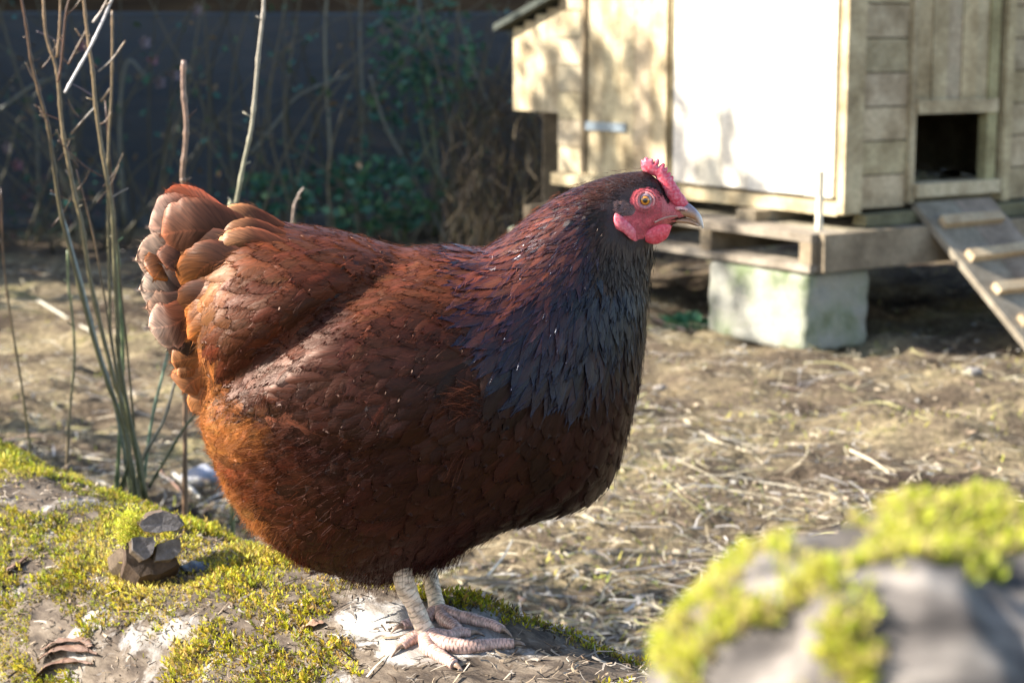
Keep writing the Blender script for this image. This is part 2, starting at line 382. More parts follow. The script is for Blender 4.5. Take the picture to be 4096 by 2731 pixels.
prism(mb, [cr(728, 765), cr(850, 752), cr(872, 790), cr(845, 850), cr(800, 885), cr(742, 830)], YS, (-.035, .05, -.035))
prism(mb, [cr(872, 800), cr(935, 770), cr(1000, 765), cr(1008, 830), cr(960, 880), cr(860, 888)], YS+.003, (-.03, .05, -.035))
mb.build('split_wood', GREYWOOD, stub)
mb = MB(); prism(mb, [cr(770, 692), cr(815, 645), cr(900, 618), cr(985, 645), cr(1022, 690), cr(985, 720), cr(880, 735), cr(800, 728)], YS-.002, (-.012, .055, -.012), col_side=(.8, .6, .4))
mb.build('split_slab', GREYWOOD, stub)
mb = MB(); prism(mb, [cr(690, 790), cr(735, 770), cr(860, 900), cr(985, 870), cr(1000, 905), cr(900, 960), cr(780, 975), cr(700, 900)], YS+.008, (-.02, .05, -.045), (.42, .30, .2), (.5, .34, .22))
mb.build('bark_collar', GREYWOOD, stub)
# cushion of moss against the stub
nn = 500; ps = []; ns_ = []
for i in range(nn):
    p = P(RS.normal(520, 28), RS.normal(2120, 40), YS+.02+RS.uniform(-.01, .03)); ps.append(p); ns_.append(Vector((-.5+RS.normal(0, .4), -.4, .8)).normalized())
V, Q, C = sprigs(ps, ns_, RS.uniform(.003, .007, nn), pick([(.5, .5, .05), (.42, .46, .05), (.5, .42, .07)], nn), 5)
o = link('moss_cushion', mesh_np('moss_cushion', V, Q, C, smooth=False), MOSSM, log_root); o['kind'] = 'stuff'
# dark stone on the log by the stub, curled bark strips
def pebble(name, px, py, r, squash, mat, parent=None, up=.3, seed=1):
    p = on_log(px, py); nu, nv = 20, 12; V = []
    for i in range(nv+1):
        for j in range(nu):
            a = math.pi*i/nv; b_ = 2*math.pi*j/nu; d = Vector((math.sin(a)*math.cos(b_)*squash[0], math.sin(a)*math.sin(b_)*squash[1], math.cos(a)*squash[2]))
            V.append(p+d*r*(1+.35*noise.noise(d*1.7+Vector((seed, 0, 0))))+Vector((0, 0, r*up)))
    Q = [(i*nu+j, (i+1)*nu+j, (i+1)*nu+(j+1) % nu, i*nu+(j+1) % nu) for i in range(nv) for j in range(nu)]
    return link(name, mesh_np(name, [tuple(q) for q in V], np.array(Q)), mat, parent)
SLATE = pmat('slate', [(.3, (.04, .045, .06)), (.7, (.10, .115, .15))], 60, rough=.35, spec=.5, fine=200)
tag(pebble('stone', 795, 2280, .011, (1.5, 1.2, .45), SLATE, seed=3), 'flat dark blue stone chip lying on the log beside the stub', 'stone')
BARKS = pmat('bark_strip', [(.3, (.06, .03, .02)), (.55, (.16, .09, .06)), (.8, (.3, .19, .13))], 40, (1, 1, 6), rough=.6, fine=200, usecol=True)
strips = [[(180, 2600), (260, 2572), (340, 2570), (385, 2590)], [(170, 2640), (240, 2600), (330, 2605), (400, 2622)], [(150, 2720), (210, 2660), (300, 2645), (380, 2655)],
          [(20, 2300), (70, 2270), (120, 2235)], [(1225, 2520), (1262, 2505), (1305, 2500)]]
for q, st in enumerate(strips):
    mb = MB(); c = smooth_path(np.array([list(on_log(*p, .004)) for p in st]), 14); V = []
    wd = .0055 if q < 3 else .005
    for i, p in enumerate(c):
        t = i/13; ww = wd*math.sin(math.pi*min(.95, .12+t*.85))
        for j in range(6):
            a = (j/5-.5)*2.6; V.append(p+np.array([.2*ww*math.sin(a), -.5*ww*math.sin(a), ww*.45*math.cos(a)+.004*fb(t*3, q, j*.4, 3)])+np.array([LN.x, LN.y, 0])*ww*math.sin(a))
    mb.add(V, [(i*6+j, i*6+j+1, (i+1)*6+j+1, (i+1)*6+j) for i in range(13) for j in range(5)], col=(1, 1, 1) if q < 4 else (2.2, 2.2, 2))
    tag(mb.build('bark_strip', BARKS, None, True), ['uppermost curled reddish bark strip low on the log at bottom left', 'middle curled bark strip of the dark three on the log', 'lowest curled bark strip near the bottom left corner',
        'dark bark flake at the left edge of the mossy log', 'pale wood sliver lying on moss left of the hen feet'][q], 'bark strip', 'loose bark on the log' )
PETAL = cmat('petal', .6, .3, .3)
for k, (px, py) in enumerate([(1178, 2228), (1050, 2235)]):
    mb = MB(); p = np.array(on_log(px, py, .005)); mb.add([p+(-.004, 0, 0), p+(0, -.003, .002), p+(.005, 0, .004), p+(.001, .002, .006)], [(0, 1, 2, 3)], col=(.75, .08, .2) if k == 0 else (.7, .35, .4))
    tag(mb.build('petal', PETAL), ['crimson petal lying on the log under the belly of the hen', 'pale pink petal on the sunny moss between stub and hen'][k], 'petal')

# ================================================================== HEN
D0 = 1.5; K = 1.7415
def H(px, py): q = P(px, py, D0); return np.array((q.x, q.z))
def Hd(x, y): return H(x*K, y*K)
def seg_dist(pts, poly):
    """distance to closed polygon, nearest point"""
    a = poly; b_ = np.roll(poly, -1, 0); best = np.full(len(pts), 1e9); near = np.zeros_like(pts)
    for i in range(len(a)):
        ab = b_[i]-a[i]; t = np.clip(((pts-a[i])@ab)/(ab@ab+1e-18), 0, 1); q = a[i]+t[:, None]*ab; d = np.hypot(*(pts-q).T)
        k = d < best; best[k] = d[k]; near[k] = q[k]
    return best, near
def inside(pts, poly):
    x, y = pts[:, 0], pts[:, 1]; c = np.zeros(len(pts), bool); j = len(poly)-1
    for i in range(len(poly)):
        xi, yi = poly[i]; xj, yj = poly[j]
        if yi != yj: c ^= ((yi > y) != (yj > y)) & (x < (xj-xi)*(y-yi)/(yj-yi)+xi)
        j = i
    return c
class Inflate:
    def __init__(s, poly, maxw, n=170, iters=1500):
        s.poly = poly; s.lo = poly.min(0)-.002; hi = poly.max(0)+.002; s.h = (hi-s.lo).max()/n
        nx, ny = (np.ceil((hi-s.lo)/s.h)).astype(int)+1
        gx, gy = np.meshgrid(np.arange(nx), np.arange(ny), indexing='ij'); pts = s.lo+np.stack([gx.ravel(), gy.ravel()], 1)*s.h
        m = inside(pts, poly).reshape(nx, ny); d, _ = seg_dist(pts, poly); u = (np.where(m.ravel(), d, 0)).reshape(nx, ny)**1.0*.2
        for _ in range(iters):
            v = np.zeros_like(u); v[1:-1, 1:-1] = .25*(u[2:, 1:-1]+u[:-2, 1:-1]+u[1:-1, 2:]+u[1:-1, :-2])+s.h*s.h; u = np.where(m, v, 0)
        s.u = u; s.k = maxw/math.sqrt(u.max())
    def _u(s, p):
        g = (p-s.lo)/s.h; i = np.clip(g.astype(int), 0, np.array(s.u.shape)-2); f = g-i
        a, b_ = i.T; fx, fy = f.T; u = s.u
        return u[a, b_]*(1-fx)*(1-fy)+u[a+1, b_]*fx*(1-fy)+u[a, b_+1]*(1-fx)*fy+u[a+1, b_+1]*fx*fy
    def w(s, p, d=None, near=None):
        if d is None: d, near = seg_dist(p, s.poly)
        R3 = 3*s.h; u = s._u(p); k = d < R3
        if k.any():
            dr = (p[k]-near[k])/(d[k][:, None]+1e-9); u[k] = s._u(near[k]+dr*R3)*d[k]/R3
        return s.k*np.sqrt(np.maximum(u, 0))
def resample(poly, sp_):
    out = []; 
    for i in range(len(poly)):
        a, b_ = poly[i], poly[(i+1) % len(poly)]; n = max(1, int(round(np.hypot(*(b_-a))/sp_)))
        for k in range(n): out.append(a+(b_-a)*k/n)
    return np.array(out)
def closed_smooth(pts, n):
    p = np.array(pts, float); m = len(p); out = []
    for i in np.linspace(0, m, n, endpoint=False):
        k = int(i); t = i-k; a, b_, c, d = p[(k-1) % m], p[k % m], p[(k+1) % m], p[(k+2) % m]
        out.append(.5*((2*b_)+(-a+c)*t+(2*a-5*b_+4*c-d)*t*t+(-a+3*b_-3*c+d)*t**3))
    return np.array(out)
def inflated_mesh(poly, inf, spacing, wfun=None, dense=None, y0=D0, side=0):
    """closed two-sided mesh from an (x,z) outline"""
    bd = resample(poly, spacing)
    lo, hi = poly.min(0), poly.max(0)
    gx = np.arange(lo[0], hi[0], spacing); gz = np.arange(lo[1], hi[1], spacing*.87)
    pts = np.array([(x+(j % 2)*spacing*.5, z) for j, z in enumerate(gz) for x in gx]); 
    extra = []
    if dense is not None:
        (x0, z0, x1, z1, sp2) = dense
        e = np.array([(x+(j % 2)*sp2*.5, z) for j, z in enumerate(np.arange(z0, z1, sp2*.87)) for x in np.arange(x0, x1, sp2)])
        pts = pts[~((pts[:, 0] > x0) & (pts[:, 0] < x1) & (pts[:, 1] > z0) & (pts[:, 1] < z1))]; pts = np.vstack([pts, e])
    tn = np.roll(bd, -1, 0)-np.roll(bd, 1, 0); tn /= np.hypot(*tn.T)[:, None]+1e-12; nr = np.stack([-tn[:, 1], tn[:, 0]], 1)
    area = .5*np.sum(bd[:, 0]*np.roll(bd[:, 1], -1)-np.roll(bd[:, 0], -1)*bd[:, 1])
    if area < 0: nr = -nr
    for f in (.05, .2, .5): extra.append(bd+nr*spacing*f)
    cand = np.vstack([pts]+[]); d, near = seg_dist(cand, poly); cand = cand[inside(cand, poly) & (d > .75*spacing)]
    ex = np.vstack(extra); d, _ = seg_dist(ex, poly); ex = ex[inside(ex, poly) & (d > .03*spacing)]
    allp = np.vstack([bd, ex, cand])
    vo, eo, fo, *_ = delaunay_2d_cdt([Vector(p) for p in allp], [], [list(range(len(bd)))], 1, 1e-7)
    v2 = np.array([[p.x, p.y] for p in vo]); d, near = seg_dist(v2, poly); onb = d < 1e-6
    ww = inf.w(v2, d, near); ww[onb] = 0
    if wfun is not None: ww = np.where(onb, 0, wfun(v2, ww))
    T = np.array([list(f)[:3] for f in fo if len(f) == 3])
    a = v2[T[:, 0]]; b_ = v2[T[:, 1]]; c = v2[T[:, 2]]; ar = (b_[:, 0]-a[:, 0])*(c[:, 1]-a[:, 1])-(b_[:, 1]-a[:, 1])*(c[:, 0]-a[:, 0])
    T[ar < 0] = T[ar < 0][:, ::-1]
    n = len(v2); F = np.stack([v2[:, 0], y0-ww, v2[:, 1]], 1); Bk = np.stack([v2[:, 0], y0+ww, v2[:, 1]], 1)
    idx = np.arange(n)+n; idx[onb] = np.arange(n)[onb]
    return np.vstack([F, Bk]), np.vstack([T, idx[T][:, ::-1]]), np.vstack([v2, v2])

OUT = [(505,560),(520,525),(545,500),(600,508),(650,519),(720,526),(800,542),(870,560),(930,572),(1000,571),(1060,573),(1110,576),(1140,562),(1190,523),(1240,481),
 (1300,443),(1360,418),(1420,400),(1470,394),(1479,394),(1496,402),(1509,413),(1520,429),(1529,447),(1537,460),(1549,469),(1562,474),(1578,479),(1581,491),(1572,504),(1556,512),(1535,519),(1515,530),(1503,545),(1499,565),(1497,590),
 (1489,640),(1484,700),(1477,760),(1470,830),(1461,890),(1448,950),(1432,1015),(1412,1078),(1388,1118),(1355,1148),(1315,1166),(1258,1180),(1200,1194),(1150,1208),(1100,1232),
 (1050,1256),(1020,1278),(980,1288),(945,1306),(900,1318),(850,1320),(800,1310),(740,1292),(690,1270),(640,1240),(595,1200),(555,1155),(527,1105),(505,1050),(487,1005),(478,960),(486,920),
 (496,880),(480,830),(462,780),(450,730),(448,680),(460,630),(480,590)]
poly = closed_smooth([Hd(*p) for p in OUT], 300)
infl = Inflate(poly, .098, 190, 4000)
def FC(x, y): return H(2300+x*.38265, 550+y*.38265)          # coordinates of the face close-up
EYE = FC(715, 637)
def sstep(a, b_, x): t = np.clip((x-a)/(b_-a), 0, 1); return t*t*(3-2*t)
WING = closed_smooth([Hd(*p) for p in [(1105,640),(1000,612),(900,622),(820,668),(760,715),(690,770),(620,820),(572,862),(640,905),(720,945),(800,975),(880,985),(960,960),(1040,900),(1110,800),(1130,700)]], 90)
CREASE = np.array([Hd(*p) for p in [(930,596),(880,625),(812,664),(750,710),(680,765),(610,815),(565,850)]])
SADBUMP = closed_smooth([Hd(*p) for p in [(430,480),(700,500),(900,560),(860,615),(790,665),(720,712),(650,765),(580,815),(500,850),(430,800)]], 60)
FACE = closed_smooth([FC(*p) for p in [(560,620),(600,550),(680,518),(780,512),(860,550),(920,615),(960,685),(1010,640),(1060,560),(1190,700),(1185,780),(1120,840),(1115,905),(1030,935),(975,965),(880,1000),(760,1010),(660,1030),(600,1035),(540,1000),(480,950),(410,905),(385,850),(395,780),(500,790),(590,770),(570,700)]], 100)
EARP = closed_smooth([FC(*p) for p in [(385,650),(450,630),(520,640),(590,690),(610,750),(560,785),(470,785),(400,760)]], 40)
def mask_in(p, pl, soft):
    d, _ = seg_dist(p, pl); return np.where(inside(p, pl), sstep(0, soft, d), 0)
headx0, headx1 = Hd(1330, 0)[0], Hd(1480, 0)[0]
def wfun(p, w_):
    hs = 1-.26*sstep(headx0, headx1, p[:, 0])*sstep(Hd(0, 720)[1], Hd(0, 560)[1], p[:, 1])
    w_ = w_*hs
    w_ = w_+.006*mask_in(p, WING, .016)*(1-sstep(Hd(930, 0)[0], Hd(1090, 0)[0], p[:, 0]))*np.minimum(1, w_/.03)
    ce = np.full(len(p), 1e9)          # valley between saddle and folded wing
    for a, b_ in zip(CREASE[:-1], CREASE[1:]):
        ab = b_-a; t = np.clip(((p-a)@ab)/(ab@ab), 0, 1); ce = np.minimum(ce, np.hypot(*(p-(a+t[:, None]*ab)).T))
    w_ = w_-.011*np.exp(-(ce/.013)**2)*np.minimum(1, w_/.04)+.006*mask_in(p, SADBUMP, .03)*np.minimum(1, w_/.04)
    # orbit, brow, cheek fold
    r = np.hypot(*(p-EYE).T); px = .38265*.0002042*1.02
    w_ = w_+.0016*np.exp(-((r-80*px)/(14*px))**2)+.0008*np.exp(-((r-112*px)/(10*px))**2)-.0022*np.exp(-(r/(58*px))**4)
    return w_
e0 = FC(360, 1060); e1 = FC(1220, 480)
bV, bT, b2 = inflated_mesh(poly, infl, .0042, wfun, (e0[0], e0[1], e1[0], e1[1], .0011))
def region_cols(p2):
    n = len(p2); c = np.tile(np.array((.02, .008, .006)), (n, 1))
    fm = inside(p2, FACE); r = np.hypot(*(p2-EYE).T)/(.38265*.0002042)
    nz = np.array([noise.noise(Vector((a*260, b_*260, 0))) for a, b_ in p2]); nz2 = np.array([noise.fractal(Vector((a*700, b_*900, 4)), .8, 2, 3) for a, b_ in p2])
    base = np.array((.50, .055, .065)); pale = np.array((.58, .22, .20)); dk = np.array((.22, .03, .035))
    f = base[None]*(1+.4*nz[:, None]+.35*nz2[:, None]); f = f+(pale-f)*np.clip(.35*np.exp(-((r-75)/26)**2)+.6*np.maximum(nz2, 0)+.3*(p2[:, 0] > FC(900, 0)[0]), 0, 1)[:, None]
    band = np.exp(-((p2[:, 1]-FC(0, 770)[1])/.004)**2)*np.exp(-((p2[:, 0]-FC(740, 0)[0])/.014)**2)+.8*np.exp(-((p2[:, 1]-FC(0, 930)[1])/.0035)**2)*np.exp(-((p2[:, 0]-FC(780, 0)[0])/.016)**2)
    f = f+(dk-f)*np.clip(band*(.6+1.2*nz2), 0, .9)[:, None]
    rings = .5*np.exp(-((r-98)/6)**2)+.45*np.exp(-((r-128)/7)**2)+.3*np.exp(-((r-84)/4)**2); f = f*(1-rings*(.7+.6*nz2)*1.)[:, None]
    lid = (r > 55) & (r < 72); f[lid] = (.52, .25, .24)
    c[fm] = f[fm]; em = inside(p2, EARP); c[em] = np.array((.13, .07, .06))*(1+.6*nz[em])[:, None]
    return c
bcol = region_cols(b2)
SKIN = cmat('hen_skin', .5, .4, 0, .12, var=.25, vscale=900, bs=.6)

# ---- legs (same mesh as the body)
def scaled_tube(mb, pts, rads, period=.0042, amp=.0006, n=20, res=.0006, plate_dir=None, colf=None):
    pts = np.array(pts, float); L = np.sum(np.linalg.norm(np.diff(pts, axis=0), axis=1)); m = max(12, int(L/res))
    c = smooth_path(pts, m); rr = np.interp(np.linspace(0, 1, m), np.linspace(0, 1, len(rads)), rads)
    s = np.concatenate([[0], np.cumsum(np.linalg.norm(np.diff(c, axis=0), axis=1))]); V = []; C = []; prev = None
    for i in range(m):
        t = c[min(i+1, m-1)]-c[max(i-1, 0)]; t /= np.linalg.norm(t)
        a = np.array(plate_dir if plate_dir is not None else (0, -.5, 1.)); a = a-t*np.dot(a, t); a /= np.linalg.norm(a); b_ = np.cross(t, a)
        for k in range(n):
            th = 2*math.pi*k/n; front = .5+.5*math.cos(th)
            ph = (s[i]/period+(.5 if abs(math.sin(th)) > .75 else 0)+.10*math.sin(th*3)+.35*noise.noise(Vector((s[i]*220, th*.6, period*900)))) % 1
            saw = (ph**.6)*(1-sstep(.86, 1., np.array(ph))); edge = 1 if ph < .1 or ph > .93 else 0
            rad = rr[i]*(1+.04*math.sin(th*4+s[i]*300))+amp*saw*(.35+.65*front)
            V.append(c[i]+rad*(math.cos(th)*a+math.sin(th)*b_))
            C.append(colf(i/m, th, edge, saw))
    Q = [(i*n+k, i*n+(k+1) % n, (i+1)*n+(k+1) % n, (i+1)*n+k) for i in range(m-1) for k in range(n)]
    V += [c[0], c[-1]+(c[-1]-c[-2])*2]; C += [C[0], C[-1]]
    T = [(m*n, (k+1) % n, k) for k in range(n)]+[(m*n+1, (m-1)*n+k, (m-1)*n+(k+1) % n) for k in range(n)]
    mb.add(V, Q, T, np.array(C)); return c
def legcol(base, dirty=0.):
    b0 = np.array(base)
    def f(t, th, edge, saw):
        c = b0*(1-.5*edge)*(.85+.25*saw); under = max(0, -math.cos(th))
        c = c*(1-.3*under*dirty)+np.array((.1, .06, .04))*.3*under*dirty
        if dirty and noise.noise(Vector((t*14, th*1.5, dirty*7))) > .08: c = c*.6+np.array((.16, .10, .07))*.28
        return c
    return f
legs = MB()
IV, PK = (.66, .52, .40), (.56, .35, .28)
def F1(x, y): return (1300+x*.5102, 2000+y*.5102)
def leg(Ytop, top, ankle, r, toes, base):
    p1 = on_log(*F1(*ankle)); a3 = P(*F1(*ankle), p1.y+.002); a3.z = max(a3.z, p1.z+.006)
    t3 = P(*F1(*top), Ytop); up = P(F1(*top)[0]-18, F1(*top)[1]-130, Ytop)
    scaled_tube(legs, [up, t3, t3.lerp(a3, .5), a3], [r*1.25, r*1.12, r*.9, r*1.02], .0055, .0007, 26, plate_dir=(.8, -.55, .1), colf=legcol(base, .35))
    claws = []
    for pts, r0, r1 in toes:
        q = [a3*1]
        for k, (x, y) in enumerate(pts):
            rr = r0+(r1-r0)*k/max(1, len(pts)-1); q.append(on_log(*F1(x, y), 0)+Vector((0, 0, rr*.75)))
        scaled_tube(legs, q, [r0*1.05]+list(np.linspace(r0*1.08, r1, len(q)-1)), .0032, .0007, 18, plate_dir=(0, -.35, 1), colf=legcol(PK, .8))
        claws.append((q[-2], q[-1], r1))
    return claws
cn = leg(1.462, (620, 640), (790, 1095), .0076, [([(930, 1165), (1150, 1185), (1330, 1160), (1480, 1150)], .0062, .0038), ([(800, 1185), (880, 1240), (960, 1290), (1015, 1318)], .0058, .0042),
     ([(950, 1105), (1050, 1070), (1140, 1062)], .0052, .0036), ([(700, 1110), (640, 1140), (605, 1165)], .0052, .0045)], IV)
cf = leg(1.545, (800, 490), (880, 905), .0070, [([(1000, 935), (1150, 965), (1300, 1000), (1390, 1035)], .0055, .0034), ([(930, 965), (1000, 1010), (1045, 1040)], .0055, .0042),
     ([(800, 950), (700, 985), (610, 1010)], .005, .004)], (.72, .56, .40))
lV = np.concatenate(legs.V); lQ = np.concatenate(legs.Q); lT = np.concatenate(legs.T); lC = np.concatenate(legs.C)
nb = len(bV)
body_me = mesh_np('body', np.vstack([bV, lV]), [np.vstack([bT, lT+nb]), lQ+nb], np.vstack([bcol, lC]),
                  midx=np.concatenate([np.zeros(len(bT)), np.ones(len(lT)), np.ones(len(lQ))]))
hen = empty('hen', on_log(*F1(820, 1150)))
tag(hen, 'plump reddish brown hen with dark neck and red comb standing on the mossy log', 'hen')
LEGM = cmat('leg_scale', .42, .5, 0, .08, var=.18, vscale=700, bs=.3)
link('body', body_me, [SKIN, LEGM], hen)
CLAW = pmat('claw', [(.3, (.12, .07, .045)), (.7, (.35, .24, .17))], 200, rough=.35, bs=.1)
for a, b_, r in cn+cf:
    mb = MB(); d = (b_-a).normalized(); q = [b_-d*.001, b_+d*.004+Vector((0, 0, .0006)), b_+d*.009-Vector((0, 0, .0012)), b_+d*.0125-Vector((0, 0, .0035))]
    c = smooth_path(np.array([list(x) for x in q]), 10); mb.tube(c, list(np.linspace(r*.72, .0003, 10)), 10); mb.build('claw', CLAW, hen, True)

# ---- surface sampling for feathers
bbvh = BVHTree.FromPolygons([Vector(v) for v in bV], [tuple(t) for t in bT])
fn = np.cross(bV[bT[:, 1]]-bV[bT[:, 0]], bV[bT[:, 2]]-bV[bT[:, 0]]); area = np.linalg.norm(fn, axis=1)/2
vn = np.zeros_like(bV)
for k in range(3): np.add.at(vn, bT[:, k], fn)
vn /= np.linalg.norm(vn, axis=1)[:, None]+1e-12
tri_n = vn[bT].mean(1); tri_n /= np.linalg.norm(tri_n, axis=1)[:, None]
# anchors: x, y (2352 px picture), flow angle (0 right, 90 down, 180 left), length mm, width mm, lift mm, colour
RB = (.12, .041, .019); SB = (.085, .026, .013); OR = (.26, .115, .03); WB = (.047, .0145, .0095); WD = (.027, .0092, .0078)
BR = (.022, .0078, .0078); TH = (.030, .0088, .0075); FO = (.36, .165, .05); NB = (.050, .019, .012); ND = (.0045, .003, .0032); ND2 = (.014, .0062, .0058)  # OR, FO: orange plumage, brightened for the sun on the rear left
AN = [(1000,585,180,20,9,1.5,RB),(850,570,178,20,10,2,RB),(700,540,176,24,12,2.5,RB),(600,530,176,30,16,3,OR),(560,600,165,28,15,3,OR),(500,650,150,30,15,3.5,OR),(470,720,125,30,15,4,OR),
 (480,800,110,26,13,3.5,OR),(560,720,150,24,13,3,SB),(650,620,166,20,11,2.4,SB),(800,620,170,17,9,2,SB),(600,800,130,20,10,3,SB),(700,700,155,17,9,2,SB),(650,760,145,18,9,2,WB),
 (1080,620,178,20,8,2,RB),(950,650,172,20,9,2,RB),(850,700,160,19,10,2.2,WB),(1000,720,170,20,10,2.2,WB),(1100,720,165,20,11,2,WB),(750,800,150,18,12,2.4,WD),(900,800,155,19,12,2.4,WB),(1050,820,160,22,13,2.4,WD),
 (650,850,165,22,10,2,WD),(750,900,160,18,12,2.4,WD),(900,900,150,19,13,2.5,WD),(850,960,160,18,12,2,WD),(1050,930,150,22,15,2.5,WD),(1150,850,140,22,14,2.5,WD),
 (1400,900,98,24,14,2,BR),(1450,850,92,24,12,2,BR),(1300,900,115,25,16,2.4,BR),(1200,920,135,26,17,2.6,BR),(1400,1030,112,24,14,2.4,BR),(1250,1040,140,27,18,2.8,BR),(1120,1020,150,27,18,2.8,BR),(1100,1150,150,27,18,3,TH),
 (1300,1120,145,24,15,2.6,BR),(1380,1100,130,22,14,2.4,BR),(1180,1170,155,24,13,2.6,BR),
 (1000,1200,125,26,16,3,TH),(950,1270,105,20,10,3,TH),(880,1280,105,20,9,3,TH),(900,1100,150,27,17,3,TH),(800,1000,168,26,13,2.5,TH),(950,1000,160,26,15,2.5,TH),(700,1000,172,24,11,2.5,(.075,.022,.011)),(700,1120,155,26,15,3,(.055,.015,.008)),
 (800,1200,130,26,13,3.2,TH),(700,1230,120,22,10,3,(.08,.022,.010)),(600,950,175,22,9,3,FO),(520,1000,185,20,8,3.5,FO),(540,1100,170,20,8,3,FO),(600,1170,145,20,8,3,FO),(520,900,180,20,8,3,FO),(610,1060,168,22,10,3,(.13,.038,.014)),
 (1490,405,195,7,2.2,.5,(.035,.016,.012)),(1440,410,182,9,2.6,.6,(.05,.022,.016)),(1400,430,170,12,3,.8,(.055,.022,.015)),(1500,440,195,7,2,.5,ND),(1440,450,180,9,2.6,.6,ND2),(1330,450,160,18,4,1,(.085,.03,.017)),(1260,490,150,24,5,1.4,(.12,.04,.02)),(1200,540,145,32,7,2.2,(.10,.034,.018)),(1150,580,148,34,8,3,(.11,.037,.019)),
 (1280,560,135,26,5,1.6,(.09,.031,.017)),(1220,620,132,34,8,3,(.085,.029,.015)),(1330,520,135,20,4,1.4,(.045,.018,.013)),(1380,480,150,12,3.2,1,ND),(1400,560,112,20,3.8,1.5,ND),(1450,580,98,20,4,1.5,ND),(1485,600,95,20,4,1.5,ND),
 (1340,620,118,28,5.5,2,ND),(1460,680,94,28,5.5,2,ND),(1400,680,100,30,6,2.4,ND),(1300,680,118,32,7,3,(.03,.013,.011)),(1230,700,128,34,8,4,ND2),(1180,680,140,34,9,4,(.035,.014,.010)),(1460,770,94,26,7,2,ND2),(1380,770,102,32,8,3,ND2),(1280,770,118,34,9,4,ND2),(1220,800,125,30,9,4,ND2)]
AX = np.array([Hd(a[0], a[1]) for a in AN]); AV = np.array([[math.cos(R(a[2])), -math.sin(R(a[2])), a[3]*1e-3, a[4]*1e-3, a[5]*1e-3, *a[6]] for a in AN])
AV[:, 5:8] *= (.82, .66, .58)
def field(p2):
    d2 = ((p2[:, None]-AX[None])**2).sum(2)+4e-6; w_ = d2**-1.7; w_ /= w_.sum(1)[:, None]; return w_@AV
HACK = closed_smooth([Hd(*p) for p in [(1110,560),(1085,610),(1110,650),(1150,730),(1195,800),(1260,835),(1340,835),(1400,815),(1460,790),(1500,740),(1520,600),(1530,540),(1600,470),(1500,380),(1300,400)]], 60)
FLUFF = closed_smooth([Hd(*p) for p in [(440,840),(500,840),(570,880),(620,915),(690,955),(760,990),(700,1030),(660,1080),(640,1150),(720,1240),(800,1300),(840,1340),(700,1320),(560,1200),(430,1000)]], 60)
COMBZ = closed_smooth([FC(*p) for p in [(840,380),(1030,400),(1250,640),(1250,760),(1010,700),(950,560)]], 30)
SADDLE = closed_smooth([Hd(*p) for p in [(430,480),(700,500),(1000,560),(1000,605),(900,615),(815,662),(755,708),(685,764),(615,815),(560,860),(430,860)]], 60)

def sample(ncand, regionf, mind, al=1.5):
    """area weighted blue-noise-ish sample of the hen surface"""
    ctr = bV[bT].mean(1)[:, [0, 2]]; rg = regionf(ctr)*area; g0 = mind(field(ctr[rg > 0][:400])).mean(); ncand = int(min(60000, 9*rg.sum()/g0**2))
    ti = RS.choice(len(bT), ncand, p=rg/rg.sum()); r1, r2 = RS.rand(2, ncand); k = r1+r2 > 1; r1[k] = 1-r1[k]; r2[k] = 1-r2[k]
    a, b_, c = bV[bT[ti, 0]], bV[bT[ti, 1]], bV[bT[ti, 2]]; p = a+(b_-a)*r1[:, None]+(c-a)*r2[:, None]
    p2 = p[:, [0, 2]]; keep = regionf(p2); p, ti, p2 = p[keep], ti[keep], p2[keep]
    fl = field(p2); md = mind(fl); cell = {}; out = []; g = .004
    for i in range(len(p)):
        c0 = tuple((p[i]//g).astype(int)); ok = True; rr = int(md[i]*al//g)+1; tx, tz = fl[i, 0], fl[i, 1]; tl = math.hypot(tx, tz)+1e-9; tx /= tl; tz /= tl
        for dx in range(-rr, rr+1):
            for dy in range(-rr, rr+1):
                for dz in range(-rr, rr+1):
                    for j in cell.get((c0[0]+dx, c0[1]+dy, c0[2]+dz), ()):
                        dv = p[i]-p[j]; la = dv[0]*tx+dv[2]*tz
                        if (dv*dv).sum()-la*la*(1-1/al**2) < md[i]**2: ok = False; break
                    if not ok: break
                if not ok: break
            if not ok: break
        if ok: cell.setdefault(c0, []).append(i); out.append(i)
    out = np.array(out); return p[out], tri_n[ti[out]], p2[out], fl[out]
def prof_round(t): return np.where(t < .55, .42+.58*np.sin(np.minimum(t/.55, 1)*math.pi/2), np.sqrt(np.maximum(.03, 1-((t-.55)/.4502)**2.4)))
def prof_oval(t): return np.where(t < .45, .45+.55*np.sin(np.minimum(t/.45, 1)*math.pi/2), np.sqrt(np.maximum(.02, 1-((t-.45)/.55)**1.7)))
def prof_lance(t): return np.where(t < .35, .5+.5*np.sin(np.minimum(t/.35, 1)*math.pi/2), np.maximum(.08, 1-((t-.35)/.66)**1.7))
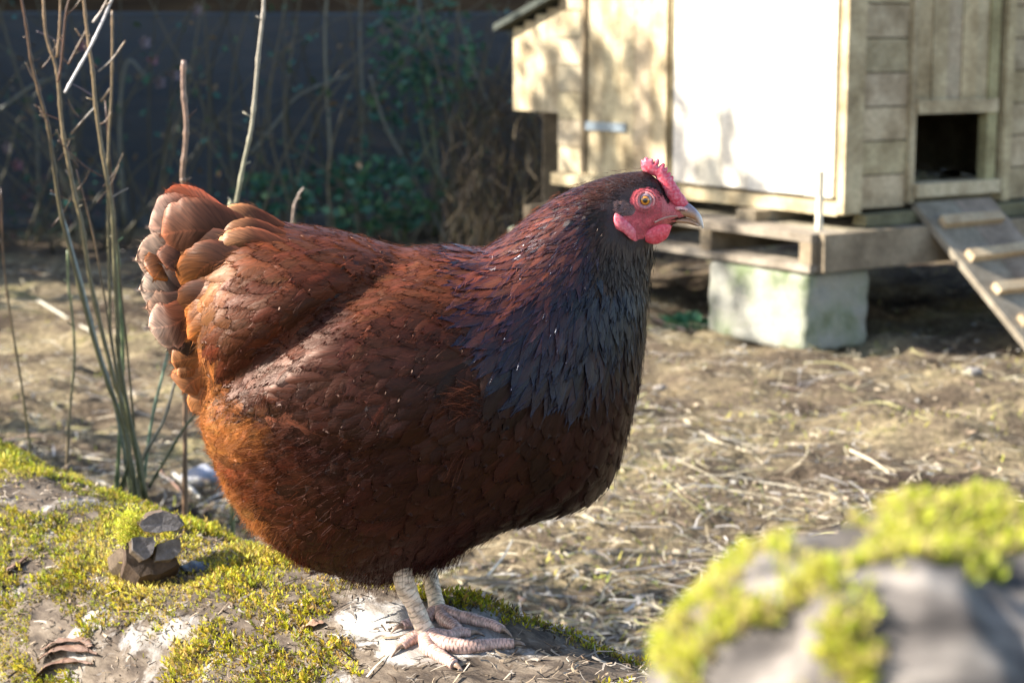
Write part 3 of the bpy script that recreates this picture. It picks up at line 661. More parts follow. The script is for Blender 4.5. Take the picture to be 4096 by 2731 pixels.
def feathers(p, n, p2, fl, prof, nu=5, nv=8, jit=.15, lj=.25, lenk=1., widk=1., hk=1.3, cvar=.22, hue=.1, fringe=30):
    Vs = []; UV = []; C = []; N_ = len(p)
    tt = 1-(1-np.linspace(0, 1, nv))**1.5; uu = np.linspace(-1, 1, nu); pr = prof(tt)
    for i in range(N_):
        fx, fz, L, W, h = fl[i, :5]; an = math.atan2(fz, fx)+RS.normal(0, jit); d = Vector((math.cos(an), 0, math.sin(an)))
        nn_ = Vector(n[i]); t = d-nn_*d.dot(nn_)
        if t.length < .15: t = Vector((0, 0, -1))-nn_*(-nn_.z)
        t.normalize(); bt = nn_.cross(t); L *= lenk*RS.uniform(.8, 1.2); W *= widk*RS.uniform(.72, 1.25); h *= hk*RS.uniform(1-lj, 1+lj)
        base = Vector(p[i]); cv = RS.uniform(.25, .5); sk_ = RS.normal(0, .12); curl = RS.uniform(-.1, .12)
        edge = RS.uniform(.95, 1.03, (nv, nu)); rot = RS.normal(0, .05)
        for a in range(nv):
            hw = W/2*pr[a]
            for b_ in range(nu):
                q = base+t*(tt[a]*L*(1-.06*abs(uu[b_])**2*(tt[a] > .6))*(edge[a, b_] if a == nv-1 else 1))+bt*(uu[b_]*hw+sk_*L*tt[a]**2)
                loc, nr, fi, _ = bbvh.find_nearest(q); nr = Vector(tri_n[fi])
                lift = -.0006+h*tt[a]**1.1-cv*hw*.5*uu[b_]**2*tt[a]+rot*uu[b_]*hw*tt[a]-curl*h*max(0, tt[a]-.7)*1.5
                Vs.append(loc+nr*lift); UV.append((uu[b_], tt[a], i*.37))
        c = fl[i, 5:8]*(1+RS.normal(0, cvar)); c = c*(1+np.array((RS.normal(0, hue), 0, RS.normal(0, hue)))); c = np.clip(c, .004, .9)
        C.append(np.tile(c, (nu*nv, 1)))
    g = (np.arange(N_)*nu*nv)[:, None, None]+(np.arange(nv-1)*nu)[None, :, None]+np.arange(nu-1)[None, None]; g = g.ravel()
    V = np.array([tuple(v) for v in Vs]); Q = np.stack([g, g+1, g+nu+1, g+nu], 1); Cc = np.vstack(C); UV = np.array(UV)
    if fringe:      # loose barbs fraying from the rim of each vane
        Vg = V.reshape(N_, nv, nu, 3); m_ = fringe; a_ = RS.randint(max(1, nv//2-1), nv, (N_, m_)); u_ = RS.rand(N_, m_)*2-1; u_ = np.where(a_ < nv-1, np.sign(u_), u_)
        bi = np.clip(((u_+1)/2*(nu-1)).round().astype(int), 0, nu-1); ii = np.arange(N_)[:, None]
        P0 = Vg[ii, a_, bi]; ax = Vg[ii, np.full_like(a_, nv-1), nu//2]-Vg[ii, np.zeros_like(a_), nu//2]; ax /= np.linalg.norm(ax, axis=2)[..., None]+1e-9
        sd = P0-Vg[ii, a_, np.full_like(a_, nu//2)]; sd /= np.linalg.norm(sd, axis=2)[..., None]+1e-9; nn = n[:, None]
        d = ax+sd*(.25+.35*RS.rand(N_, m_, 1))+nn*RS.normal(.0, .12, (N_, m_, 1)); d /= np.linalg.norm(d, axis=2)[..., None]
        l = (fl[:, 2]*lenk*.19)[:, None, None]*RS.uniform(.4, 1.2, (N_, m_, 1)); s2 = np.cross(d, np.broadcast_to(nn, d.shape)); wd = .00022
        P0 = P0-d*l*.4+nn*.0003; T1 = P0+d*l*1.2; Vf = np.stack([P0-s2*wd, P0+s2*wd, T1], 2).reshape(-1, 3); k0 = len(V)
        Tf = (np.arange(N_*m_)*3)[:, None]+np.arange(3)[None]+k0; ci = Cc.reshape(N_, -1, 3)[:, 0]; Cf = np.repeat(np.repeat(ci, m_, 0)*RS.uniform(.8, 1.5, (N_*m_, 1)), 3, 0)
        V = np.vstack([V, Vf]); Cc = np.vstack([Cc, np.clip(Cf, 0, 1)]); UV = np.vstack([UV, np.tile((.3, .5, .1), (len(Vf), 1))]); Q = [Q, Tf]
    return V, Q, Cc, UV
FM = feather_mat('feather_body'); FMH = feather_mat('feather_hackle', .27, .36, .06, tint=(.007, .008, .024), edgew=.74, streak=.6, stint=(.85, .88, 1, 1)); FMC = feather_mat('feather_crown', .36, .5, .05, edge=(.6, .6, .7), edgew=.7)
def plumage(name, reg, mind, prof, mat, nc, side=0, **kw):
    s_ = sample(nc, reg, mind)
    if side: k = s_[0][:, 1]*side < D0*side; s_ = [q[k] for q in s_]
    V, F, C, U = feathers(*s_, prof, **kw); print(name, len(s_[0]))
    return link(name, mesh_np(name, V, F, C, U), mat, hen)
isf = lambda q: inside(q, FACE) | inside(q, COMBZ) | inside(q, EARP)
CROWN = lambda q: (q[:, 0] > Hd(1375, 0)[0]) & (q[:, 1] > Hd(0, 610)[1])
plumage('body_feathers', lambda q: ~isf(q) & ~inside(q, HACK) & ~inside(q, WING) & ~inside(q, SADDLE), lambda f: .54*f[:, 3], prof_round, FM, 24000, lenk=1.5, widk=1.4, hk=1.5, cvar=.2)
plumage('saddle_feathers', lambda q: inside(q, SADDLE), lambda f: .56*f[:, 3], prof_oval, FM, 14000, lenk=2., widk=1.6, hk=1.7, cvar=.2)
plumage('wing', lambda q: inside(q, WING), lambda f: .56*f[:, 3], prof_oval, FM, 16000, side=1, lenk=1.9, widk=1.5, hk=1.6, cvar=.2)
plumage('wing', lambda q: inside(q, WING), lambda f: .56*f[:, 3], prof_oval, FM, 16000, side=-1, lenk=1.9, widk=1.5, hk=1.6, cvar=.2)
plumage('neck_hackle', lambda q: inside(q, HACK) & ~isf(q) & ~CROWN(q), lambda f: .60*f[:, 3], prof_lance, FMH, 22000, jit=.15, nu=5, cvar=.35, widk=1.4, lenk=1.35, hk=1.6, fringe=7)
plumage('crown_feathers', lambda q: inside(q, HACK) & ~isf(q) & CROWN(q), lambda f: .42*f[:, 3], prof_lance, FMC, 70000, jit=.12, nu=3, nv=5, cvar=.3, lenk=1.2, fringe=4)
# primaries showing below the wing: smooth pale brown strip
def blade(path, wid, y0, bow=.004, col=(.3, .1, .05), col2=None, nu=9, nv=22, tipr=.42, tilt=0., rag=.0, root=.55, yaw=0., yr=None, conf=None):
    """one large feather: path = picture points root..tip (crop 1 px), wid = half width in m"""
    c = smooth_path(np.array([[*H(*q)] for q in path]), nv); V = []; C = []; U = []; rnd = RS.rand()*50
    if yr == 'in': yr = surf1(*H(*path[0]))+.009
    col = np.array(col); col2 = col if col2 is None else np.array(col2)
    wid = wid*.86; notch = {(RS.randint(nv//2, nv-2), RS.choice([-1, 1])): RS.uniform(.04, .11) for _ in range(4)}; fr = []
    for i in range(nv):
        t = i/(nv-1); d = c[min(i+1, nv-1)]-c[max(i-1, 0)]; d /= np.hypot(*d); pr = np.array([-d[1], d[0]])
        k = (root+(1-root)*min(1, t/.5)) if t < 1-tipr else math.sqrt(max(0, 1-((t-(1-tipr))/tipr)**2.4))
        for j in range(nu):
            u = -1+2*j/(nu-1); kk = k*(1-notch.get((i, int(np.sign(u))), 0)*abs(u)**2-(.04*RS.rand() if abs(u) > .95 else 0)); q = c[i]+pr*u*wid*kk-d*abs(u)**2*wid*.12*max(0, t-.5)*2; y = y0-bow*(1-u*u)*(k+.2)*min(1, .15+t*1.6)+tilt*u*wid*min(1, t*1.5)+yaw*t
            y -= .0008*math.sin(t*7+rnd)
            if yr is not None: y += (yr-y0)*(1-t)**1.1
            if conf is not None: y += conf(q[0], q[1])-y0
            if rag and t > .8: q = q+d*RS.uniform(-rag, rag)
            V.append((q[0], y, q[1])); U.append((u, t, rnd)); fr.append((abs(u) > .95 and t > .4 or i == nv-1, d+pr*u*.7, len(V)-1))
            f = max(0, min(1, (t-.35)*1.6)); f *= .7+.5*noise.noise(Vector((u*3, t*4, rnd))); C.append(col*(1-f)+col2*f)
    g = ((np.arange(nv-1)*nu)[:, None]+np.arange(nu-1)[None]).ravel()
    Q = [np.stack([g, g+1, g+nu+1, g+nu], 1)]; V = list(V); C = list(C); U = list(U)
    for ok, dd, k in fr:
        if not ok or wid < .005: continue
        for _ in range(5):
            e = np.array((dd[0], 0, dd[1])); e = e/np.linalg.norm(e)+RS.normal(0, .22, 3); b0 = np.array(V[k])+RS.normal(0, .0008, 3); l = RS.uniform(.0015, .0045); sd = np.array((e[2], 0, -e[0]))*.00018
            V += [tuple(b0-e*l*.5-sd), tuple(b0-e*l*.5+sd), tuple(b0+e*l), tuple(b0+e*l)]; C += [np.clip(C[k]*RS.uniform(.8, 1.4), 0, 1)]*4; U += [(.3, .5, .1)]*4; n_ = len(V); Q.append(np.array([[n_-4, n_-3, n_-2, n_-1]]))
    return np.array(V), np.vstack(Q), np.array(C), np.array(U)
def blades(name, lst, mat, parent):
    VV = []; FF = []; CC = []; UU = []; n = 0
    for b_ in lst: V, F, C, U = b_; VV.append(V); FF.append(F+n); CC.append(C); UU.append(U); n += len(V)
    return link(name, mesh_np(name, np.vstack(VV), np.vstack(FF), np.vstack(CC), np.vstack(UU)), mat, parent)
def c1(x, y): return (500+x*.4254, 740+y*.4254)
def c3(x, y): return (600+x*.6376, 1400+y*.6376)
FT = feather_mat('feather_tail', .42, .35, .3, edge=(2.8, 2.5, 2.3), edgew=.80, streak=.9)
GR = (.21, .175, .15); BK = (.04, .02, .016); RU = (.11, .034, .018); PE = (.19, .078, .044); YO = (.22, .078, .018); DB = (.045, .016, .010)
def surf1(x, z):
    q = np.array([[x, z]]); return D0-(wfun(q, infl.w(q))[0] if inside(q, poly)[0] else 0)
T = []
T.append(blade([c1(1100, 440), c1(800, 300), c1(520, 215), c1(285, 215)], .023, D0+.022, .004, (.10, .022, .012), (.24, .055, .022), tilt=.4, yr='in'))
T.append(blade([c1(1000, 480), c1(650, 400), c1(400, 400), c1(203, 405)], .034, D0+.006, .005, RU, GR, tilt=.1, yr='in'))
T.append(blade([c1(1000, 560), c1(600, 650), c1(350, 690), c1(98, 700)], .028, D0-.002, .005, BK, (.36, .26, .2), tilt=.25, yr='in'))
T.append(blade([c1(900, 800), c1(560, 960), c1(360, 980), c1(132, 975)], .027, D0-.004, .004, BK, (.30, .25, .21), tilt=.25, yr='in'))
T.append(blade([c1(900, 950), c1(520, 1120), c1(350, 1150), c1(195, 1155)], .020, D0-.001, .003, BK, (.28, .18, .13), tilt=.3, yr='in'))
T.append(blade([c1(850, 1000), c1(560, 1240), c1(400, 1300), c1(230, 1330)], .024, D0-.006, .004, RU, (.33, .27, .23), tilt=.2, yr='in'))
T.append(blade([c1(800, 1250), c1(600, 1400), c1(470, 1450), c1(345, 1455)], .018, D0+.002, .003, (.03, .018, .014), (.03, .02, .016), tilt=.2, yr='in'))
T.append(blade([c1(1150, 520), c1(850, 400), c1(600, 400), c1(380, 450)], .031, D0-.020, .007, DB, PE, root=.75, yr='in'))
T.append(blade([c1(900, 620), c1(640, 640), c1(500, 690), c1(450, 745)], .019, D0-.026, .005, DB, PE, yr='in'))
T.append(blade([c1(800, 600), c1(520, 650), c1(400, 740), c1(330, 860)], .021, D0-.022, .006, DB, YO, yr='in'))
for (pp, w_, y_) in [([c1(1200, 560), c1(880, 470), c1(680, 560), c1(580, 740)], .020, .030), ([c1(1300, 620), c1(900, 560), c1(700, 680), c1(590, 905)], .024, .036),
                     ([c1(800, 860), c1(620, 900), c1(510, 1030), c1(470, 1250)], .020, .026), ([c1(600, 1050), c1(470, 1130), c1(400, 1250), c1(340, 1445)], .017, .018),
                     ([c1(760, 850), c1(650, 930), c1(570, 1080), c1(535, 1220)], .015, .030), ([c1(1300, 750), c1(950, 660), c1(760, 780), c1(640, 1010)], .024, .044), ([c1(1000, 1000), c1(780, 1000), c1(680, 1150), c1(660, 1350)], .021, .036)]:
    T.append(blade(pp, w_, D0-y_+.022, .0055, DB, YO, yr='in'))
for pp, w_ in [([c3(380, 20), c3(220, 45), c3(146, 62)], .016), ([c3(380, 120), c3(270, 190), c3(222, 250)], .021), ([c3(360, 210), c3(330, 300), c3(365, 385)], .014), ([c3(300, 100), c3(250, 120), c3(180, 135)], .013)]:
    T.append(blade(pp, w_, D0-.008, .005, (.28, .11, .035), (.22, .10, .05)))
for k in range(9):      # nested coverts wrapping the rump
    t = k/8; tip = np.array(c1(590, 800))*(1-t)+np.array(c1(665, 1400))*t; rt = np.array(c1(1280, 640))*(1-t)+np.array(c1(1120, 1200))*t; mid = rt*.42+tip*.58+np.array((-22+10*t, -34+8*t)); tip = tip+RS.normal(0, 6, 2)
    T.append(blade([tuple(rt), tuple(rt*.5+mid*.5+np.array((-4, -12))), tuple(mid), tuple(tip)], .0155+.002*RS.rand(), D0-.016-.016*t, .006, SB, (.26, .095, .022), yr='in'))
blades('tail', T, FT, hen)
S = []
for pp, w_, y_ in [([c1(1500, 420), c1(1280, 335), c1(1080, 300), c1(930, 350)], .0150, .016), ([c1(1540, 470), c1(1300, 400), c1(1100, 400), c1(940, 480)], .0125, .026), ([c1(1560, 540), c1(1320, 470), c1(1100, 490), c1(930, 575)], .013, .034)]:
    xr = H(*pp[0]); S.append(blade(pp, w_, D0-y_, .006, RU, (.42, .22, .10), nu=11, yr=surf1(*xr)+.004))
blades('saddle_plume', S, FT, hen)
W_ = []
cf1 = lambda x, z: surf1(x, z)
for k in range(6):
    o_ = k*13; W_.append(blade([c3(1500, 470+o_*.1), c3(1150, 375+o_*.35), c3(850, 275+o_*.7), c3(575+k*40, 178+o_*.95)], .0105, D0-.0120+.0013*k, .0015, (.11, .036, .022), (.19, .066, .036), conf=cf1))
for k, pp in enumerate([[(830,862),(730,868),(650,868),(574,866)], [(850,842),(745,842),(655,845),(582,854)], [(880,818),(770,815),(670,824),(596,842)], [(905,792),(795,788),(690,802),(615,830)], [(925,765),(815,760),(710,776),(640,812)]]):
    W_.append(blade([(a*K, b__*K) for a, b__ in pp], .0085, D0-.0095-.0012*k, .002, (.05, .016, .010), (.085, .026, .014), conf=cf1))
W_.append(blade([c3(1010, 226), c3(900, 207), c3(790, 192), c3(700, 178)], .0016, D0-.014, .0003, (.6, .5, .45), (.75, .68, .62), conf=cf1))
blades('flight_feathers', W_, FM, hen)

# ---- fluff strands
def strands(p, n, fl, length, spread, out, col, wid=.00028, segs=4, droop=.15, cv=.2):
    N_ = len(p); fd = np.stack([fl[:, 0], np.zeros(N_), fl[:, 1]], 1); t = fd-n*(fd*n).sum(1)[:, None]; t /= np.linalg.norm(t, axis=1)[:, None]+1e-6
    d = t+n*out[:, None]+RS.normal(0, spread, (N_, 3)); d /= np.linalg.norm(d, axis=1)[:, None]
    sd = np.cross(d, RS.normal(size=(N_, 3))); sd /= np.linalg.norm(sd, axis=1)[:, None]; bend = RS.normal(0, .12, (N_, 3))+np.array([0, 0, -droop])
    s_ = np.linspace(0, 1, segs+1)[None, :, None]; c = p[:, None]+d[:, None]*s_*length[:, None, None]+bend[:, None]*s_**2*length[:, None, None]
    ww = wid*(1-.75*s_)*RS.uniform(.6, 1.4, (N_, 1, 1)); A = c-sd[:, None]*ww; B = c+sd[:, None]*ww; k = segs+1
    V = np.stack([A, B], 2).reshape(-1, 3); base = ((np.arange(N_)*k*2)[:, None]+np.arange(segs)[None]*2).ravel()
    C = np.repeat(col*(1+RS.normal(0, cv, (N_, 1))), k*2, 0); return V, np.stack([base, base+1, base+3, base+2], 1), np.clip(C, .004, 1)
def rsample(nc, reg):
    rg = reg(bV[bT].mean(1)[:, [0, 2]])*area; nc = int(nc*rg.sum()/area.sum()); ti = RS.choice(len(bT), nc, p=rg/rg.sum()); r1, r2 = RS.rand(2, nc); k = r1+r2 > 1; r1[k] = 1-r1[k]; r2[k] = 1-r2[k]
    a, b_, c = bV[bT[ti, 0]], bV[bT[ti, 1]], bV[bT[ti, 2]]; p = a+(b_-a)*r1[:, None]+(c-a)*r2[:, None]; k = reg(p[:, [0, 2]]); return p[k], tri_n[ti[k]], field(p[k][:, [0, 2]])
HAIR = cmat('fluff', .6, .15, .5)
p, n, fl = rsample(150000, lambda q: inside(q, FLUFF)); N_ = len(p); print('fluff', N_)
# tufts: strands lean together
tf = np.array([[noise.noise(Vector(q)*48), noise.noise(Vector(q)*70+Vector((9, 0, 0))), noise.noise(Vector(q)*70+Vector((0, 9, 0)))] for q in p])
fl2 = fl.copy(); ang = np.arctan2(fl[:, 1], fl[:, 0])+tf[:, 0]*1.1; fl2[:, 0] = np.cos(ang); fl2[:, 1] = np.sin(ang)
V1 = strands(p+n*.001, n, fl2, RS.uniform(.006, .014, N_), .2, .25+.75*tf[:, 1], fl[:, 5:8]*1.1, .00024)
def zone(*pts): pl = closed_smooth([Hd(*q) for q in pts], 40); return lambda q: inside(q, pl)
p, n, fl = rsample(60000, zone((620,900),(800,960),(1000,980),(1100,1000),(1150,1190),(1060,1290),(900,1350),(760,1320),(640,1240),(600,1050))); N_ = len(p)
k = RS.rand(N_) < .16; p, n, fl = p[k], n[k], fl[k]; N_ = len(p)
V2 = strands(p+n*.002, n, fl, RS.uniform(.008, .017, N_), .2, RS.uniform(.12, .38, N_), fl[:, 5:8]*1.3, .0002)
p, n, fl = rsample(60000, zone((830,1240),(1060,1220),(1060,1290),(900,1350),(820,1335))); N_ = len(p)
V3 = strands(p+n*.001, n, fl, RS.uniform(.008, .018, N_), .3, RS.uniform(.1, .4, N_), fl[:, 5:8]*1.4, .00025, droop=.4)
# the odd ruffled down tufts on the flank
ex = []
for (cx, cy, rr, an_) in [(1090, 870, 38, 195), (1070, 980, 14, 140), (1130, 905, 14, 160), (640, 862, 14, 100), (700, 935, 12, 160)]:
    q = rsample(90000, lambda z: np.hypot(*(z-Hd(cx, cy)).T) < rr*.00036); k = q[1][:, 1] < 0; p, n, fl = q[0][k], q[1][k], q[2][k]; N_ = len(p)
    fl = fl.copy(); a_ = R(an_)+RS.normal(0, .25, N_); fl[:, 0] = np.cos(a_); fl[:, 1] = -np.sin(a_)
    ex.append(strands(p+n*.003, n, fl, RS.uniform(.012, .022, N_), .15, RS.uniform(.1, .35, N_), np.tile((.10, .034, .02), (N_, 1)), .0002))
# sparse wisps over the whole bird
p, n, fl = rsample(9000, lambda q: ~isf(q)); N_ = len(p)
ex.append(strands(p+n*.003, n, fl, RS.uniform(.004, .009, N_), .2, RS.uniform(.0, .15, N_), fl[:, 5:8]*1.6+.008, .00016))
VV = []; FF = []; CC = []; n0 = 0
for V, F, C in [V1, V2, V3]+ex: VV.append(V); FF.append(F+n0); CC.append(C); n0 += len(V)
link('fluff', mesh_np('fluff', np.vstack(VV), np.vstack(FF), np.vstack(CC)), HAIR, hen)
# bristles on ear patch and brow
p, n, fl = rsample(120000, lambda q: inside(q, EARP)); N_ = len(p); fl = fl.copy(); fl[:, 0] = -1; fl[:, 1] = -.25
V1 = strands(p, n, fl, RS.uniform(.002, .005, N_), .3, RS.uniform(.1, .4, N_), np.tile((.16, .09, .075), (N_, 1)), .00022, cv=.5)
p, n, fl = rsample(160000, lambda q: inside(q, FACE) & (q[:, 0] > FC(640, 0)[0])); k = RS.rand(len(p)) < .05; p, n, fl = p[k], n[k], fl[k]; N_ = len(p); fl = fl.copy(); fl[:, 0] = -.8; fl[:, 1] = -.5
V2 = strands(p, n, fl, RS.uniform(.001, .003, N_), .3, RS.uniform(.1, .4, N_), np.tile((.06, .02, .02), (N_, 1)), .00010)
bz = closed_smooth([FC(*p_) for p_ in [(880,430),(940,450),(1010,620),(1010,700),(960,690),(900,560)]], 30)
p, n, fl = rsample(160000, lambda q: inside(q, bz)); k = RS.rand(len(p)) < .6; p, n, fl = p[k], n[k], fl[k]; N_ = len(p); fl = fl.copy(); fl[:, 0] = -.35; fl[:, 1] = 1
V3 = strands(p, n, fl, RS.uniform(.003, .008, N_), .25, RS.uniform(.1, .5, N_), np.tile((.02, .012, .016), (N_, 1)), .0003)
VV = []; FF = []; CC = []; n0 = 0
for V, F, C in [V1, V2, V3]: VV.append(V); FF.append(F+n0); CC.append(C); n0 += len(V)
link('face_bristles', mesh_np('face_bristles', np.vstack(VV), np.vstack(FF), np.vstack(CC)), HAIR, hen)

# ---- head furniture
def soft_part(name, pts, maxw, y0, colf, mat, spacing=.0007, n=160, sm=True, wf=None, wn=90):
    pl = closed_smooth([FC(*q) for q in pts], len(pts)*4) if sm else np.array([FC(*q) for q in pts])
    inf = Inflate(pl, maxw, wn, 900); V, T_, p2 = inflated_mesh(pl, inf, spacing, wf, y0=0)
    V[:, 1] += y0(p2) if callable(y0) else y0
    return link(name, mesh_np(name, V, T_, colf(p2)), mat, hen)
FLESH = cmat('comb_flesh', .45, .4, 0, .35, var=.18, vscale=600, bs=.2)
def cf_(base, pale, k=.5, s=400):
    def f(p2):
        nz = np.array([noise.fractal(Vector((a*s, b_*s, 2)), .8, 2, 3) for a, b_ in p2]); return np.clip(np.array(base)+(np.array(pale)-np.array(base))*np.clip(k*nz+.3, 0, 1)[:, None], 0, 1)
    return f
RED = (.62, .05, .085); PINK = (.72, .26, .30)
COMB = [(830,405),(745,374),(700,332),(690,262),(698,232),(716,236),(728,214),(752,208),(770,222),(780,225),(796,220),(818,232),(822,262),(821,266),(832,245),(852,222),(876,230),(882,262),(868,300),(873,303),
 (890,290),(918,270),(940,280),(940,312),(937,322),(950,312),(966,312),(968,345),(959,372),(972,368),(994,364),(1004,385),(995,409),(1010,402),(1026,406),(1032,428),(1028,446),(1048,470),(1062,498),(1090,535),(1110,575),(1140,608),(1166,650),(1188,692),(1180,735),(1100,745),(1040,715),(985,670),(940,600),(895,510),(850,430)]
soft_part('comb', COMB, .0052, D0, cf_(RED, PINK, .8), FLESH, .0006, wf=lambda p, w_: w_*(1+.0*np.sin(p[:, 0]*1900+p[:, 1]*900)*np.clip(w_/.003, 0, 1)))
def surf_y(p2):
    """camera-side skin depth under picture-plane points"""
    dd, near = seg_dist(p2, poly); ok = inside(p2, poly); w_ = np.where(ok, wfun(p2, infl.w(p2, dd, near)), 0); return D0-w_
def lobe_y(off): 
    return lambda p2: surf_y(p2).mean()-off+0*p2[:, 0]
soft_part('ear_lobe', [(392,760),(380,850),(412,912),(480,952),(545,1012),(612,1044),(612,990),(606,932),(560,872),(490,806),(432,762)], .0032, lambda p2: surf_y(p2)*.5+.5*surf_y(p2).mean()-.0016, cf_((.62, .09, .12), (.74, .26, .27), .7), FLESH)
WAT = [(664,1005),(700,1050),(760,1080),(830,1088),(900,1058),(950,1012),(975,950),(978,895),(930,880),(860,888),(790,915),(720,955)]
soft_part('wattle', WAT, .0035, D0-.0195, cf_((.62, .05, .07), (.72, .16, .18), .7), FLESH)
soft_part('wattle', [(760,1060),(850,1090),(930,1055),(990,995),(1024,930),(1010,905),(950,890),(860,900)], .003, D0+.006, cf_((.60, .05, .07), (.72, .16, .18), .7), FLESH)
HORN = cmat('beak_horn', .3, .5, 0, .1, var=.15, vscale=500)
def beakcol(p2):
    x = (p2[:, 0]-FC(1050, 0)[0])/(FC(1340, 0)[0]-FC(1050, 0)[0]); z = (p2[:, 1]-FC(0, 900)[1])/(FC(0, 700)[1]-FC(0, 900)[1])
    a = np.array((.44, .25, .15)); g = np.array((.22, .17, .19)); wh = np.array((.80, .74, .68)); t = np.clip(1-(np.interp(x, [0, .34, .69, .86, 1], [.78, .97, .83, .55, -.2])-z)/.42, 0, 1)[:, None]; c = a+(g-a)*t
    u = np.clip((x-.72)*2.6, 0, 1)[:, None]; c = c+(wh-c)*u; lo = np.clip(-.1-x*.8, 0, 1)[:, None]; return c+(np.array((.62, .25, .2))-c)*lo
soft_part('upper_beak', [(820,862),(880,836),(980,800),(1080,745),(1150,705),(1190,690),(1250,735),(1300,790),(1330,850),(1344,945),(1322,938),(1290,902),(1240,862),(1190,840),(1100,822),(990,824),(900,848)], .0068, D0, beakcol, HORN, .0006)
soft_part('lower_beak', [(900,868),(980,892),(1080,896),(1180,904),(1250,922),(1300,932),(1300,908),(1240,866),(1180,842),(1000,830),(930,845)], .0052, D0, lambda p2: beakcol(p2)*.92, HORN, .0006)
soft_part('nostril', [(1040,725),(1080,712),(1130,720),(1170,738),(1168,762),(1120,768),(1085,760),(1050,748)], .0022, D0-.0062, cf_((.62, .3, .27), (.74, .5, .46), .6), FLESH)
mb = MB(); q0 = FC(1108, 748); mb.tube([(q0[0]-.002, D0-.0084, q0[1]), (q0[0]+.0025, D0-.0083, q0[1]-.0004)], [.0006, .0004], 8, (.05, .02, .02)); mb.build('nostril_slit', HORN, hen, True)
mb = MB(); gp = np.array([FC(*q) for q in [(815,866), (870,842), (930,822), (1000,812), (1060,812)]]); yy_ = surf_y(gp)-.0004; mb.tube(smooth_path([(a[0], y_, a[1]) for a, y_ in zip(gp, yy_)], 20), list(np.linspace(.0009, .0006, 20)), 8, (.42, .22, .17)); mb.build('gape', HORN, hen, True)
# eyes
m, nt, b = newmat('eye'); fv = attr(nt, 'fuv').outputs['Vector']; sx = nt.nodes.new('ShaderNodeSeparateXYZ'); nt.links.new(fv, sx.inputs[0])
c = ramp(nt, sx.outputs[0], [(0, (.004, .003, .003)), (.235, (.004, .003, .003)), (.26, (.35, .12, .01)), (.38, (.72, .27, .015)), (.47, (.45, .13, .01)), (.52, (.03, .012, .01)), (.58, (.3, .2, .2)), (1, (.35, .22, .21))])
nt.links.new(c, b.inputs['Base Color']); b.inputs['Roughness'].default_value = .08; b.inputs['Coat Weight'].default_value = 1.; b.inputs['Coat Roughness'].default_value = .02
ey = surf_y(EYE[None])[0]
for sgn in (-1, 1):
    r = .0074; yc = D0+sgn*((D0-ey)-.0034); V = []; U = []
    for i in range(25):
        a = math.pi/2*i/24*1.25
        for j in range(32): t = 2*math.pi*j/32; V.append((EYE[0]+r*math.sin(a)*math.cos(t), yc+sgn*r*math.cos(a), EYE[1]+r*math.sin(a)*math.sin(t))); U.append((math.sin(min(a, 1.57)), 0, 0))
    Q = [(i*32+j, (i+1)*32+j, (i+1)*32+(j+1) % 32, i*32+(j+1) % 32) for i in range(24) for j in range(32)]
    link('eye', mesh_np('eye', V, np.array(Q), None, U), m, hen)
    # lids: two thin fleshy arcs round the ball
    mb = MB(); rl = .0063
    pts = [(EYE[0]+rl*1.12*math.cos(t)+.0004, yc+sgn*(r*.50+.0008*math.cos(t)), EYE[1]+rl*math.sin(t)-.0002) for t in np.linspace(0, 2*math.pi, 40)]
    mb.tube(pts, .0009, 8, (.62, .26, .25), caps=False)
    pts = [(EYE[0]+rl*1.42*math.cos(t)+.0006, yc+sgn*(r*.28), EYE[1]+rl*1.3*math.sin(t)-.0003) for t in np.linspace(0, 2*math.pi, 40)]
    mb.tube(pts, .0010, 8, (.6, .12, .13), caps=False); mb.build('eyelid', SKIN, hen, True)

